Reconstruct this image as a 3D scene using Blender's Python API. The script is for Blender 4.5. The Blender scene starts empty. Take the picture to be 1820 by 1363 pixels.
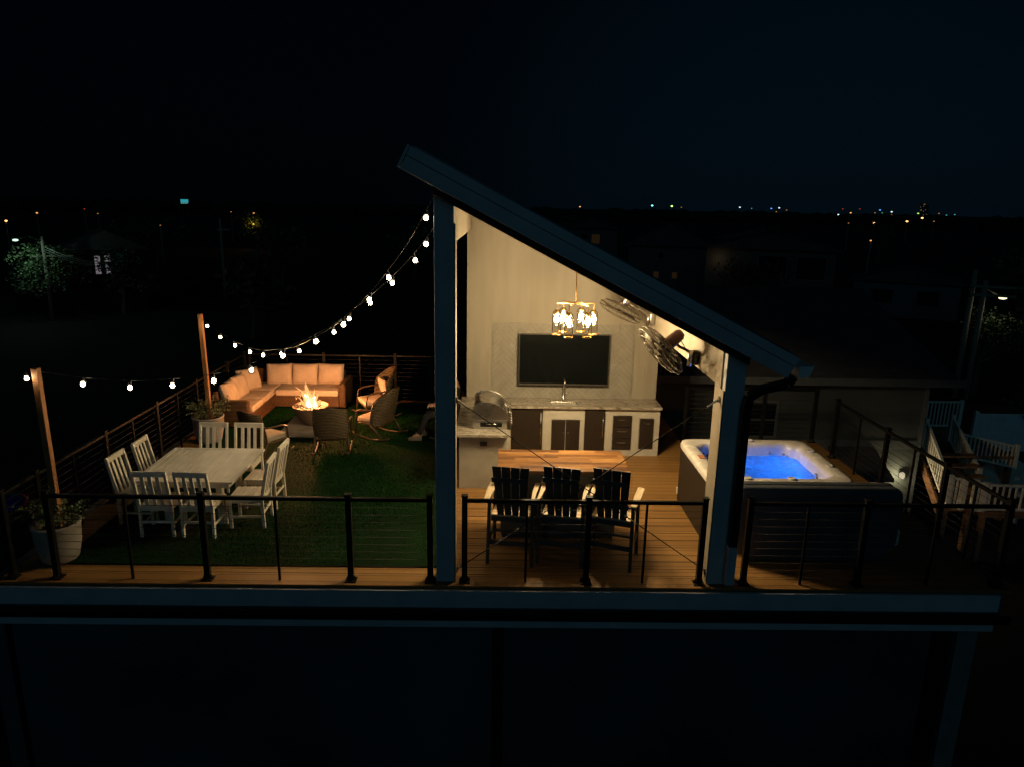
import bpy, bmesh, math, random
from mathutils import Vector, Matrix, Euler
random.seed(7)
R = math.radians
SC = bpy.context.scene
COL = SC.collection
PI = math.pi

# ------------------------------------------------------------------ camera
cam_d = bpy.data.cameras.new('camera'); cam = bpy.data.objects.new('camera', cam_d); COL.objects.link(cam)
cam_d.sensor_width = 36.0; cam_d.lens = 36.0 * 1261.0 / 1820.0
cam_d.clip_start = 0.1; cam_d.clip_end = 5000
cam.matrix_world = (Matrix.Translation((0, 0, 4.3)) @ Matrix.Rotation(-R(1.1), 4, 'Z')
                    @ Matrix.Rotation(R(90 - 14.05), 4, 'X') @ Matrix.Rotation(R(1.1), 4, 'Z'))
SC.camera = cam

# ------------------------------------------------------------------ world: night sky
W = bpy.data.worlds.new('World'); SC.world = W; W.use_nodes = True
nt = W.node_tree; nt.nodes.clear()
wo = nt.nodes.new('ShaderNodeOutputWorld')
sky = nt.nodes.new('ShaderNodeTexSky'); sky.sky_type = 'NISHITA'; sky.sun_disc = False
sky.sun_elevation = R(-5.5); sky.sun_rotation = R(25); sky.air_density = 1.2; sky.dust_density = 0.6; sky.ozone_density = 3.0
b1 = nt.nodes.new('ShaderNodeBackground'); b1.inputs[1].default_value = 0.015
nt.links.new(sky.outputs[0], b1.inputs[0])
# faint light of the far town above the horizon, plus the last night blue
geo = nt.nodes.new('ShaderNodeNewGeometry')
dot = nt.nodes.new('ShaderNodeVectorMath'); dot.operation = 'DOT_PRODUCT'
dot.inputs[1].default_value = Vector((0.40, 0.915, -0.02)).normalized()
neg = nt.nodes.new('ShaderNodeVectorMath'); neg.operation = 'SCALE'; neg.inputs[3].default_value = -1.0
nt.links.new(geo.outputs['Incoming'], neg.inputs[0]); nt.links.new(neg.outputs[0], dot.inputs[0])
mr = nt.nodes.new('ShaderNodeMapRange'); mr.interpolation_type = 'SMOOTHSTEP'
mr.inputs[1].default_value = 0.80; mr.inputs[2].default_value = 1.0; mr.inputs[3].default_value = 0.0; mr.inputs[4].default_value = 1.0
nt.links.new(dot.outputs['Value'], mr.inputs[0])
pw = nt.nodes.new('ShaderNodeMath'); pw.operation = 'POWER'; pw.inputs[1].default_value = 1.7
nt.links.new(mr.outputs[0], pw.inputs[0])
gcol = nt.nodes.new('ShaderNodeMix'); gcol.data_type = 'RGBA'
gcol.inputs[6].default_value = (0.00012, 0.00055, 0.00115, 1); gcol.inputs[7].default_value = (0.0004, 0.0032, 0.0055, 1)
nt.links.new(pw.outputs[0], gcol.inputs[0])
b2 = nt.nodes.new('ShaderNodeBackground'); b2.inputs[1].default_value = 1.0
nt.links.new(gcol.outputs[2], b2.inputs[0])
ad = nt.nodes.new('ShaderNodeAddShader')
nt.links.new(b1.outputs[0], ad.inputs[0]); nt.links.new(b2.outputs[0], ad.inputs[1]); nt.links.new(ad.outputs[0], wo.inputs[0])

# weak cold night light from behind the camera (moon)
sd = bpy.data.lights.new('moon', 'SUN'); sd.energy = 0.066; sd.angle = R(25); sd.color = (0.22, 0.62, 0.84)
so = bpy.data.objects.new('moon', sd); COL.objects.link(so)
so.rotation_euler = Vector((0.18, 1.0, -0.42)).to_track_quat('-Z', 'Y').to_euler()

SC.view_settings.view_transform = 'Standard'; SC.view_settings.look = 'None'
SC.view_settings.exposure = 0.0; SC.view_settings.gamma = 1.0
SC.render.engine = 'CYCLES'
SC.cycles.use_denoising = True
SC.cycles.use_light_tree = True
SC.cycles.sample_clamp_indirect = 3.0
SC.cycles.caustics_reflective = False; SC.cycles.caustics_refractive = False
SC.cycles.max_bounces = 8; SC.cycles.transparent_max_bounces = 24

# ------------------------------------------------------------------ materials
MATS = {}
def _nodes(name):
    m = bpy.data.materials.new(name); m.use_nodes = True
    n = m.node_tree; n.nodes.clear()
    o = n.nodes.new('ShaderNodeOutputMaterial')
    return m, n, o
def N(n, t, **k):
    d = n.nodes.new(t)
    for a, v in k.items(): setattr(d, a, v)
    return d
def ramp(n, stops, fac):
    r = N(n, 'ShaderNodeValToRGB'); e = r.color_ramp.elements
    while len(e) > 1: e.remove(e[0])
    e[0].position = stops[0][0]; e[0].color = (*stops[0][1], 1)
    for p, c in stops[1:]:
        x = e.new(p); x.color = (*c, 1)
    n.links.new(fac, r.inputs[0]); return r.outputs[0]
def pbr(name, col, rough=0.6, metal=0.0, var=0.12, scale=6.0, bump=0.0, bscale=40.0, stretch=(1, 1, 1), spec=0.5, emis=None):
    """painted, moulded or woven stuff with uneven tone and a little relief"""
    if name in MATS: return MATS[name]
    m, n, o = _nodes(name)
    b = N(n, 'ShaderNodeBsdfPrincipled')
    b.inputs['Roughness'].default_value = rough; b.inputs['Metallic'].default_value = metal
    b.inputs['Specular IOR Level'].default_value = spec
    tc = N(n, 'ShaderNodeTexCoord'); mp = N(n, 'ShaderNodeMapping'); mp.inputs[3].default_value = stretch
    n.links.new(tc.outputs['Object'], mp.inputs[0])
    t = N(n, 'ShaderNodeTexNoise'); t.inputs['Scale'].default_value = scale; t.inputs['Detail'].default_value = 6
    n.links.new(mp.outputs[0], t.inputs[0])
    lo = tuple(max(0, c * (1 - var * 2)) for c in col); hi = tuple(min(1, c * (1 + var)) for c in col)
    n.links.new(ramp(n, [(0.3, lo), (0.55, col), (0.75, hi)], t.outputs[0]), b.inputs[0])
    mrn = N(n, 'ShaderNodeMapRange'); mrn.inputs[3].default_value = max(0.02, rough - 0.1); mrn.inputs[4].default_value = min(1, rough + 0.12)
    n.links.new(t.outputs[0], mrn.inputs[0]); n.links.new(mrn.outputs[0], b.inputs['Roughness'])
    if bump:
        t2 = N(n, 'ShaderNodeTexNoise'); t2.inputs['Scale'].default_value = bscale; n.links.new(mp.outputs[0], t2.inputs[0])
        bp = N(n, 'ShaderNodeBump'); bp.inputs['Strength'].default_value = bump; bp.inputs['Distance'].default_value = 0.01
        n.links.new(t2.outputs[0], bp.inputs['Height']); n.links.new(bp.outputs[0], b.inputs['Normal'])
    n.links.new(b.outputs[0], o.inputs[0]); MATS[name] = m; return m
def emit(name, col, s, sampling=True):
    if name in MATS: return MATS[name]
    m, n, o = _nodes(name); e = N(n, 'ShaderNodeEmission')
    e.inputs[0].default_value = (*col, 1); e.inputs[1].default_value = s
    n.links.new(e.outputs[0], o.inputs[0])
    if not sampling: m.cycles.emission_sampling = 'NONE'
    MATS[name] = m; return m
def glass(name, tint=(1, 1, 1), gl=0.9, rough=0.02):
    if name in MATS: return MATS[name]
    m, n, o = _nodes(name)
    t = N(n, 'ShaderNodeBsdfTransparent'); t.inputs[0].default_value = (*tint, 1)
    g = N(n, 'ShaderNodeBsdfGlossy'); g.inputs[1].default_value = rough; g.inputs[0].default_value = (gl, gl, gl, 1)
    f = N(n, 'ShaderNodeLayerWeight'); f.inputs[0].default_value = 0.12
    mx = N(n, 'ShaderNodeMixShader'); n.links.new(f.outputs['Fresnel'], mx.inputs[0])
    n.links.new(t.outputs[0], mx.inputs[1]); n.links.new(g.outputs[0], mx.inputs[2]); n.links.new(mx.outputs[0], o.inputs[0])
    MATS[name] = m; return m
def mth(n, op, a, b=None, c=None):
    x = N(n, 'ShaderNodeMath', operation=op)
    for i, v in enumerate((a, b, c)):
        if v is None: continue
        if isinstance(v, (int, float)): x.inputs[i].default_value = v
        else: n.links.new(v, x.inputs[i])
    return x.outputs[0]
def boards(name, pitch, axis, cols, gap=0.045, rough=0.55, stave=None, grain=40.0, bump=0.5, gapcol=0.25):
    """planks running along one axis; each plank (and each stave) its own tone, with grain and grooves"""
    if name in MATS: return MATS[name]
    m, n, o = _nodes(name); b = N(n, 'ShaderNodeBsdfPrincipled')
    tc = N(n, 'ShaderNodeTexCoord'); sp = N(n, 'ShaderNodeSeparateXYZ'); n.links.new(tc.outputs['Object'], sp.inputs[0])
    across = sp.outputs[1] if axis == 'X' else sp.outputs[0]; along = sp.outputs[0] if axis == 'X' else sp.outputs[1]
    q = mth(n, 'DIVIDE', across, pitch); row = mth(n, 'FLOOR', q); fr = mth(n, 'FRACT', q)
    wn = N(n, 'ShaderNodeTexWhiteNoise', noise_dimensions='1D'); n.links.new(row, wn.inputs['W'])
    if stave:
        sh = mth(n, 'MULTIPLY_ADD', wn.outputs[0], 7.3, mth(n, 'DIVIDE', along, stave))
        cid = mth(n, 'FLOOR', sh); w2 = N(n, 'ShaderNodeTexWhiteNoise', noise_dimensions='2D')
        cb = N(n, 'ShaderNodeCombineXYZ'); n.links.new(cid, cb.inputs[0]); n.links.new(row, cb.inputs[1]); n.links.new(cb.outputs[0], w2.inputs[0])
        rnd = w2.outputs[0]
    else: rnd = wn.outputs[0]
    mp = N(n, 'ShaderNodeMapping'); mp.inputs[3].default_value = (1, 14, 14) if axis == 'X' else (14, 1, 14)
    n.links.new(tc.outputs['Object'], mp.inputs[0])
    ns = N(n, 'ShaderNodeTexNoise'); ns.inputs['Scale'].default_value = grain / 10; ns.inputs['Detail'].default_value = 8; n.links.new(mp.outputs[0], ns.inputs[0])
    v = mth(n, 'MULTIPLY_ADD', ns.outputs[0], 0.55, mth(n, 'MULTIPLY', rnd, 0.62)); v = mth(n, 'SUBTRACT', v, 0.08)
    col = ramp(n, [(i / (len(cols) - 1), c) for i, c in enumerate(cols)], v)
    e1 = mth(n, 'LESS_THAN', fr, gap)
    mx = N(n, 'ShaderNodeMix', data_type='RGBA'); n.links.new(e1, mx.inputs[0]); n.links.new(col, mx.inputs[6])
    mx.inputs[7].default_value = (*[c * gapcol for c in cols[0]], 1)
    n.links.new(mx.outputs[2], b.inputs[0]); b.inputs['Roughness'].default_value = rough
    h = mth(n, 'MULTIPLY_ADD', ns.outputs[0], 0.25, mth(n, 'SUBTRACT', 1.0, e1))
    bp = N(n, 'ShaderNodeBump'); bp.inputs['Strength'].default_value = bump; bp.inputs['Distance'].default_value = 0.004
    n.links.new(h, bp.inputs['Height']); n.links.new(bp.outputs[0], b.inputs['Normal'])
    n.links.new(b.outputs[0], o.inputs[0]); MATS[name] = m; return m
def weave(name, c1, c2, sx=60.0, sz=90.0):
    """woven resin wicker: crossed strands with relief"""
    if name in MATS: return MATS[name]
    m, n, o = _nodes(name); b = N(n, 'ShaderNodeBsdfPrincipled'); b.inputs['Roughness'].default_value = 0.55
    tc = N(n, 'ShaderNodeTexCoord'); sp = N(n, 'ShaderNodeSeparateXYZ'); n.links.new(tc.outputs['Object'], sp.inputs[0])
    ns = N(n, 'ShaderNodeTexNoise'); ns.inputs['Scale'].default_value = 9; n.links.new(tc.outputs['Object'], ns.inputs[0])
    hor = mth(n, 'ADD', sp.outputs[0], sp.outputs[1])
    a = mth(n, 'SINE', mth(n, 'MULTIPLY_ADD', hor, sx, mth(n, 'MULTIPLY', ns.outputs[0], 5.0)))
    c = mth(n, 'SINE', mth(n, 'MULTIPLY_ADD', sp.outputs[2], sz * 2, mth(n, 'MULTIPLY_ADD', ns.outputs[0], 3.0, mth(n, 'MULTIPLY', mth(n, 'GREATER_THAN', a, 0.0), 1.2))))
    h = mth(n, 'MULTIPLY_ADD', c, 0.5, 0.5)
    n2 = N(n, 'ShaderNodeTexNoise'); n2.inputs['Scale'].default_value = 30; n.links.new(tc.outputs['Object'], n2.inputs[0])
    v = mth(n, 'MULTIPLY', h, mth(n, 'ADD', n2.outputs[0], 0.35))
    n.links.new(ramp(n, [(0.05, tuple(x * .25 for x in c1)), (0.4, c1), (0.85, c2)], v), b.inputs[0])
    bp = N(n, 'ShaderNodeBump'); bp.inputs['Strength'].default_value = 0.9; bp.inputs['Distance'].default_value = 0.008
    n.links.new(h, bp.inputs['Height']); n.links.new(bp.outputs[0], b.inputs['Normal'])
    n.links.new(b.outputs[0], o.inputs[0]); MATS[name] = m; return m

m_trim = pbr('grey_trim_paint', (0.52, 0.56, 0.60), 0.55, var=0.06, scale=3, bump=0.15, bscale=60)
m_beam = pbr('dark_beam_paint', (0.07, 0.08, 0.09), 0.6, var=0.08)
m_cream = pbr('cream_paint', (0.335, 0.30, 0.235), 0.62, var=0.07, scale=1.6, bump=0.12, bscale=30, stretch=(3, 3, 0.4))
m_metal_roof = pbr('dark_metal_roofing', (0.10, 0.12, 0.14), 0.4, metal=0.6, var=0.1)
m_black = pbr('black_powder_coat', (0.010, 0.010, 0.010), 0.42, metal=0.0, var=0.15, bump=0.1, bscale=120, spec=0.15)
m_steelc = pbr('braided_steel_cable', (0.07, 0.065, 0.06), 0.6, metal=0.4, var=0.1)
m_steel = pbr('brushed_stainless', (0.55, 0.53, 0.49), 0.27, metal=1.0, var=0.02, scale=2, bump=0.03, bscale=80)
m_dsteel = pbr('dark_stainless', (0.055, 0.042, 0.032), 0.42, metal=0.6, var=0.12, scale=5, bump=0.06, bscale=60, stretch=(12, 1, 1))
m_white = pbr('white_painted_wood', (0.80, 0.76, 0.66), 0.5, var=0.07, scale=4, bump=0.15, bscale=25, stretch=(1, 1, 1))
m_plant = pbr('shrub_leaf', (0.16, 0.22, 0.11), 0.55, var=0.4, scale=14)
m_plantd = pbr('tree_leaf', (0.055, 0.10, 0.04), 0.6, var=0.4, scale=1.2)
m_bark = pbr('rough_bark', (0.09, 0.065, 0.045), 0.85, var=0.3, scale=9, bump=0.6, bscale=25)
m_soil = pbr('dark_potting_soil', (0.03, 0.022, 0.015), 0.95, var=0.4, scale=30, bump=0.8)
m_pot = pbr('white_glazed_pot', (0.34, 0.325, 0.30), 0.5, var=0.1, scale=4, bump=0.2, bscale=35)
m_post = pbr('stained_cedar', (0.36, 0.16, 0.06), 0.6, var=0.25, scale=3, bump=0.4, bscale=18, stretch=(9, 9, 0.6))
m_wick = weave('brown_wicker', (0.045, 0.03, 0.014), (0.24, 0.165, 0.08), 150, 105)
m_wicks = weave('sofa_wicker', (0.08, 0.042, 0.02), (0.26, 0.135, 0.06), 200, 120)
m_tubeb = pbr('bronze_resin_tube', (0.075, 0.042, 0.022), 0.45, var=0.25, scale=12, bump=0.3, bscale=70)
m_cush = pbr('beige_outdoor_fabric', (0.60, 0.49, 0.38), 0.9, var=0.1, scale=5, bump=0.35, bscale=260)
m_cushg = pbr('taupe_outdoor_fabric', (0.42, 0.37, 0.30), 0.9, var=0.12, scale=5, bump=0.35, bscale=260)
m_stone = pbr('grey_cast_stone', (0.34, 0.30, 0.26), 0.85, var=0.15, scale=5, bump=0.5, bscale=30)
m_bowl = pbr('brown_concrete_bowl', (0.20, 0.13, 0.09), 0.7, var=0.2, scale=5, bump=0.4, bscale=30)
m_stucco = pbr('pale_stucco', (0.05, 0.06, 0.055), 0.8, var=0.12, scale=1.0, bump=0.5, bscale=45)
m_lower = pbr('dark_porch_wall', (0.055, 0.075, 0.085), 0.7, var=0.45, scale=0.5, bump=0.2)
m_shingle = boards('asphalt_shingles', 0.16, 'X', [(0.035, 0.035, 0.04), (0.05, 0.05, 0.055), (0.075, 0.07, 0.07)], stave=0.3, rough=0.9)
m_glassdk = pbr('dark_window_glass', (0.01, 0.012, 0.015), 0.06, var=0.1)
m_screen = pbr('tv_screen', (0.004, 0.006, 0.006), 0.3, var=0.05, spec=0.12)
m_tvbez = pbr('tv_bezel', (0.10, 0.095, 0.085), 0.4, metal=0.5, var=0.05)
m_brass = pbr('aged_brass', (0.50, 0.30, 0.10), 0.3, metal=1.0, var=0.1)
m_deck = boards('composite_decking', 0.142, 'X', [(0.22, 0.112, 0.032), (0.30, 0.155, 0.045), (0.37, 0.20, 0.062)], gap=0.07, rough=0.5, gapcol=0.12)
m_block = boards('butcher_block', 0.075, 'X', [(0.008, 0.003, 0.001), (0.09, 0.032, 0.008), (0.22, 0.095, 0.025), (0.32, 0.15, 0.042), (0.62, 0.38, 0.14)], gap=0.03, rough=0.34, stave=0.5, gapcol=0.7, bump=0.15)
m_panel = boards('hot_tub_panel', 0.2, 'Y', [(0.010, 0.008, 0.006), (0.014, 0.011, 0.009), (0.02, 0.016, 0.012)], rough=0.5)
m_wood2 = pbr('pressure_treated_wood', (0.30, 0.15, 0.07), 0.75, var=0.25, scale=4, bump=0.3)
m_glass = glass('clear_lamp_glass', (0.93, 0.90, 0.84), 1.0)
m_wire = pbr('black_rubber_wire', (0.015, 0.015, 0.015), 0.5, var=0.1)
m_filament = emit('string_bulb_glow', (1.0, 0.86, 0.62), 40.0, False)
m_chbulb = emit('chandelier_bulb_glow', (1.0, 0.80, 0.48), 60.0, False)

def granite():
    m, n, o = _nodes('grey_veined_granite'); b = N(n, 'ShaderNodeBsdfPrincipled'); b.inputs['Roughness'].default_value = 0.22
    tc = N(n, 'ShaderNodeTexCoord'); mp = N(n, 'ShaderNodeMapping'); mp.inputs[2].default_value = (0, 0, R(35)); mp.inputs[3].default_value = (1.0, 2.3, 1)
    n.links.new(tc.outputs['Object'], mp.inputs[0])
    t = N(n, 'ShaderNodeTexNoise'); t.inputs['Scale'].default_value = 2.3; t.inputs['Detail'].default_value = 9; t.inputs['Distortion'].default_value = 2.2
    n.links.new(mp.outputs[0], t.inputs[0])
    n.links.new(ramp(n, [(0.28, (0.10, 0.085, 0.065)), (0.42, (0.27, 0.24, 0.19)), (0.5, (0.42, 0.38, 0.31)), (0.56, (0.24, 0.21, 0.17)), (0.68, (0.55, 0.50, 0.42))], t.outputs[0]), b.inputs[0])
    n.links.new(b.outputs[0], o.inputs[0]); return m
m_granite = granite()
def turf_mat():
    m, n, o = _nodes('artificial_turf'); b = N(n, 'ShaderNodeBsdfPrincipled'); b.inputs['Roughness'].default_value = 0.85; b.inputs['Specular IOR Level'].default_value = 0.15
    tc = N(n, 'ShaderNodeTexCoord')
    t = N(n, 'ShaderNodeTexNoise'); t.inputs['Scale'].default_value = 70; t.inputs['Detail'].default_value = 4; n.links.new(tc.outputs['Object'], t.inputs[0])
    t2 = N(n, 'ShaderNodeTexNoise'); t2.inputs['Scale'].default_value = 1.6; n.links.new(tc.outputs['Object'], t2.inputs[0])
    v = mth(n, 'MULTIPLY_ADD', t2.outputs[0], 0.5, mth(n, 'MULTIPLY', t.outputs[0], 0.5))
    n.links.new(ramp(n, [(0.3, (0.001, 0.008, 0.001)), (0.5, (0.003, 0.020, 0.003)), (0.68, (0.006, 0.034, 0.006))], v), b.inputs[0])
    bp = N(n, 'ShaderNodeBump'); bp.inputs['Strength'].default_value = 1.0; bp.inputs['Distance'].default_value = 0.02
    n.links.new(t.outputs[0], bp.inputs['Height']); n.links.new(bp.outputs[0], b.inputs['Normal'])
    n.links.new(b.outputs[0], o.inputs[0]); return m
m_turf = turf_mat()
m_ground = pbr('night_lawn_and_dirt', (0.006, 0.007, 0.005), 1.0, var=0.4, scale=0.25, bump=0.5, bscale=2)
def flame_mat(name, core, edge, s):
    m, n, o = _nodes(name)
    lw = N(n, 'ShaderNodeLayerWeight'); lw.inputs[0].default_value = 0.35
    c = ramp(n, [(0.0, core), (0.75, edge)], lw.outputs['Facing'])
    e = N(n, 'ShaderNodeEmission'); e.inputs[1].default_value = s; n.links.new(c, e.inputs[0])
    t = N(n, 'ShaderNodeBsdfTransparent'); mx = N(n, 'ShaderNodeMixShader')
    n.links.new(ramp(n, [(0.35, (0.12,) * 3), (0.95, (0.9,) * 3)], lw.outputs['Facing']), mx.inputs[0])
    n.links.new(e.outputs[0], mx.inputs[1]); n.links.new(t.outputs[0], mx.inputs[2]); n.links.new(mx.outputs[0], o.inputs[0])
    m.cycles.emission_sampling = 'NONE'
    return m
m_fl1 = flame_mat('flame_core', (1, 0.86, 0.55), (1, 0.45, 0.13), 5.0)
m_fl2 = flame_mat('flame_edge', (1, 0.46, 0.15), (0.9, 0.2, 0.04), 1.5)
def water_mat():
    m, n, o = _nodes('lit_spa_water')
    t = N(n, 'ShaderNodeBsdfTransparent'); t.inputs[0].default_value = (0.30, 0.55, 1, 1)
    tr = N(n, 'ShaderNodeBsdfTranslucent'); tr.inputs[0].default_value = (0.25, 0.6, 1, 1)
    g = N(n, 'ShaderNodeBsdfGlossy'); g.inputs[1].default_value = 0.08
    tc = N(n, 'ShaderNodeTexCoord'); ns = N(n, 'ShaderNodeTexNoise'); ns.inputs['Scale'].default_value = 7; ns.inputs['Detail'].default_value = 5; ns.inputs['Distortion'].default_value = 0.8
    n.links.new(tc.outputs['Object'], ns.inputs[0])
    bp = N(n, 'ShaderNodeBump'); bp.inputs['Strength'].default_value = 0.6; bp.inputs['Distance'].default_value = 0.03; n.links.new(ns.outputs[0], bp.inputs['Height'])
    n.links.new(bp.outputs[0], g.inputs['Normal'])
    a = N(n, 'ShaderNodeMixShader')
    n.links.new(ramp(n, [(0.35, (0.15,) * 3), (0.7, (0.6,) * 3)], ns.outputs[0]), a.inputs[0])
    n.links.new(t.outputs[0], a.inputs[1]); n.links.new(tr.outputs[0], a.inputs[2])
    f = N(n, 'ShaderNodeFresnel'); f.inputs[0].default_value = 1.33; n.links.new(bp.outputs[0], f.inputs['Normal'])
    c = N(n, 'ShaderNodeMixShader'); n.links.new(f.outputs[0], c.inputs[0]); n.links.new(a.outputs[0], c.inputs[1]); n.links.new(g.outputs[0], c.inputs[2])
    n.links.new(c.outputs[0], o.inputs[0]); return m
m_water = water_mat()
m_shell = pbr('pearl_acrylic_shell', (0.72, 0.68, 0.62), 0.25, var=0.06, scale=5)
m_cover = pbr('navy_vinyl_cover', (0.075, 0.085, 0.10), 0.5, var=0.12, scale=3, bump=0.25, bscale=20)
m_chairb = pbr('charcoal_polywood', (0.06, 0.07, 0.072), 0.5, var=0.15, bump=0.2)
m_chaira = pbr('driftwood_polywood', (0.66, 0.52, 0.33), 0.5, var=0.12, scale=4, bump=0.2, stretch=(8, 1, 8))
m_isl = pbr('taupe_island_panel', (0.20, 0.19, 0.17), 0.6, var=0.08, scale=3, bump=0.2)
m_tile = pbr('glazed_cream_tile', (0.30, 0.28, 0.235), 0.22, var=0.07, scale=6)
m_grout = pbr('grey_grout', (0.42, 0.39, 0.33), 0.9, var=0.1)

# ------------------------------------------------------------------ mesh helpers
class MB:
    def __init__(s): s.v = []; s.f = []; s.m = Matrix.Identity(4)
    def add(s, vs, fs):
        o = len(s.v); s.v += [tuple(s.m @ Vector(p)) for p in vs]; s.f += [tuple(i + o for i in f) for f in fs]; return s
    def box(s, x0, x1, y0, y1, z0, z1):
        return s.add([(x0, y0, z0), (x1, y0, z0), (x1, y1, z0), (x0, y1, z0), (x0, y0, z1), (x1, y0, z1), (x1, y1, z1), (x0, y1, z1)],
                     [(0, 3, 2, 1), (4, 5, 6, 7), (0, 1, 5, 4), (1, 2, 6, 5), (2, 3, 7, 6), (3, 0, 4, 7)])
    def cbox(s, c, d, rot=None):
        M = Matrix.Translation(c) @ (rot.to_4x4() if rot else Matrix.Identity(4)); k = s.m; s.m = k @ M
        s.box(-d[0] / 2, d[0] / 2, -d[1] / 2, d[1] / 2, -d[2] / 2, d[2] / 2); s.m = k; return s
    def bar(s, p, q, w, h, up=(0, 0, 1)):
        p, q = Vector(p), Vector(q); d = (q - p); L = d.length; d.normalize(); u = Vector(up)
        if abs(d.dot(u)) > 0.99: u = Vector((0, 1, 0))
        x = d.cross(u).normalized(); z = x.cross(d)
        M = Matrix((x, d, z)).transposed().to_4x4(); M.translation = (p + q) / 2
        k = s.m; s.m = k @ M; s.box(-w / 2, w / 2, -L / 2, L / 2, -h / 2, h / 2); s.m = k; return s
    def tube(s, pts, r, n=8, closed=False, caps=True):
        pts = [Vector(p) for p in pts]; m = len(pts); vs = []; fs = []; prev = None
        for i, p in enumerate(pts):
            a = pts[(i - 1) % m] if (closed or i) else p; b = pts[(i + 1) % m] if (closed or i < m - 1) else p
            t = (b - a).normalized()
            if prev is None: u = t.orthogonal().normalized()
            else:
                u = prev - t * prev.dot(t)
                u = u.normalized() if u.length > 1e-6 else t.orthogonal().normalized()
            prev = u; w = t.cross(u); rr = r(i / max(1, m - 1)) if callable(r) else r
            for k in range(n):
                an = 2 * PI * k / n; vs.append(p + (u * math.cos(an) + w * math.sin(an)) * rr)
        for i in range(m if closed else m - 1):
            j = (i + 1) % m
            for k in range(n):
                l = (k + 1) % n; fs.append((i * n + k, i * n + l, j * n + l, j * n + k))
        if caps and not closed: fs.append(tuple(range(n - 1, -1, -1))); fs.append(tuple((m - 1) * n + k for k in range(n)))
        return s.add(vs, fs)
    def lathe(s, prof, c=(0, 0, 0), n=32, cap=True):
        vs = []; fs = []
        for r, z in prof:
            for k in range(n): a = 2 * PI * k / n; vs.append((c[0] + r * math.cos(a), c[1] + r * math.sin(a), c[2] + z))
        for i in range(len(prof) - 1):
            for k in range(n): l = (k + 1) % n; fs.append((i * n + k, i * n + l, (i + 1) * n + l, (i + 1) * n + k))
        if cap:
            if prof[0][0] > 1e-4: fs.append(tuple(range(n - 1, -1, -1)))
            if prof[-1][0] > 1e-4: fs.append(tuple((len(prof) - 1) * n + k for k in range(n)))
        return s.add(vs, fs)
    def prism(s, poly, ax, a, b):
        def P(u, v, d): return {'X': (d, u, v), 'Y': (u, d, v), 'Z': (u, v, d)}[ax]
        n = len(poly); vs = [P(u, v, a) for u, v in poly] + [P(u, v, b) for u, v in poly]
        fs = [tuple(range(n)), tuple(range(2 * n - 1, n - 1, -1))] + [(i, i + n, (i + 1) % n + n, (i + 1) % n) for i in range(n)]
        return s.add(vs, fs)
    def ball(s, c, r, n=10, sc=(1, 1, 1)):
        vs = []; fs = []; m = n // 2 + 1
        for i in range(m + 1):
            ph = PI * i / m
            for k in range(n):
                a = 2 * PI * k / n; vs.append((c[0] + r * sc[0] * math.sin(ph) * math.cos(a), c[1] + r * sc[1] * math.sin(ph) * math.sin(a), c[2] + r * sc[2] * math.cos(ph)))
        for i in range(m):
            for k in range(n): l = (k + 1) % n; fs.append((i * n + k, i * n + l, (i + 1) * n + l, (i + 1) * n + k))
        return s.add(vs, fs)
    def build(s, name, mat, parent=None, bevel=0.0, smooth=False, seg=2, subd=0, solid=0):
        me = bpy.data.meshes.new(name); me.from_pydata(s.v, [], s.f)
        bm = bmesh.new(); bm.from_mesh(me); bmesh.ops.remove_doubles(bm, verts=bm.verts, dist=1e-6)
        bmesh.ops.recalc_face_normals(bm, faces=bm.faces); bm.to_mesh(me); bm.free()
        if smooth:
            for p in me.polygons: p.use_smooth = True
        me.materials.append(mat)
        o = bpy.data.objects.new(name, me); COL.objects.link(o)
        if parent: o.parent = parent
        if solid: x = o.modifiers.new('s', 'SOLIDIFY'); x.thickness = solid; x.offset = 0
        if bevel:
            x = o.modifiers.new('b', 'BEVEL'); x.width = bevel; x.segments = seg; x.limit_method = 'ANGLE'; x.angle_limit = R(35)
            if seg > 2:
                for p in me.polygons: p.use_smooth = True
        if subd: x = o.modifiers.new('u', 'SUBSURF'); x.levels = subd; x.render_levels = subd
        return o
def tag(o, label=None, cat=None, group=None, kind=None):
    if label: o['label'] = label
    if cat: o['category'] = cat
    if group: o['group'] = group
    if kind: o['kind'] = kind
    return o
def thing(name, loc, rz, label, cat, group=None):
    o = bpy.data.objects.new(name, None); COL.objects.link(o); o.location = loc; o.rotation_euler = (0, 0, rz)
    o.empty_display_size = 0.2
    return tag(o, label, cat, group)
KIDS = {}
def copy_tree(o, parent=None):
    c = o.copy(); COL.objects.link(c)
    if parent: c.parent = parent
    for ch in [x for x in COL.objects if x.parent == o]: copy_tree(ch, c)
    return c
def place(o, loc, rz, label):
    o.location = loc; o.rotation_euler = (0, 0, rz); o['label'] = label; return o
def lamp(name, loc, p, col, parent=None, r=0.03):
    d = bpy.data.lights.new(name, 'POINT'); d.energy = p; d.color = col; d.shadow_soft_size = r
    o = bpy.data.objects.new(name, d); COL.objects.link(o); o.location = loc
    if parent: o.parent = parent
    return o
GZ = -3.3   # garden level below the deck

# ================================================================== SETTING
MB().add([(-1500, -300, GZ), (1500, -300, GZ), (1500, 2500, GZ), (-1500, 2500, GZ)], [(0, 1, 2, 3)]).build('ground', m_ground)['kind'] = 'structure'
d = MB(); d.box(-5.75, 3.5, 7.45, 15.5, -0.03, 0.0); d.box(3.5, 6.12, 7.45, 12.98, -0.03, 0.0)
tag(d.build('deck', m_deck), 'brown composite deck boards running across the upper terrace', None, None, 'structure')
t = MB(); nx, ny = 60, 90
MB().box(-5.3, -0.72, 7.87, 15.2, 0.004, 0.022).build('turf', m_turf)['kind'] = 'structure'

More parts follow.
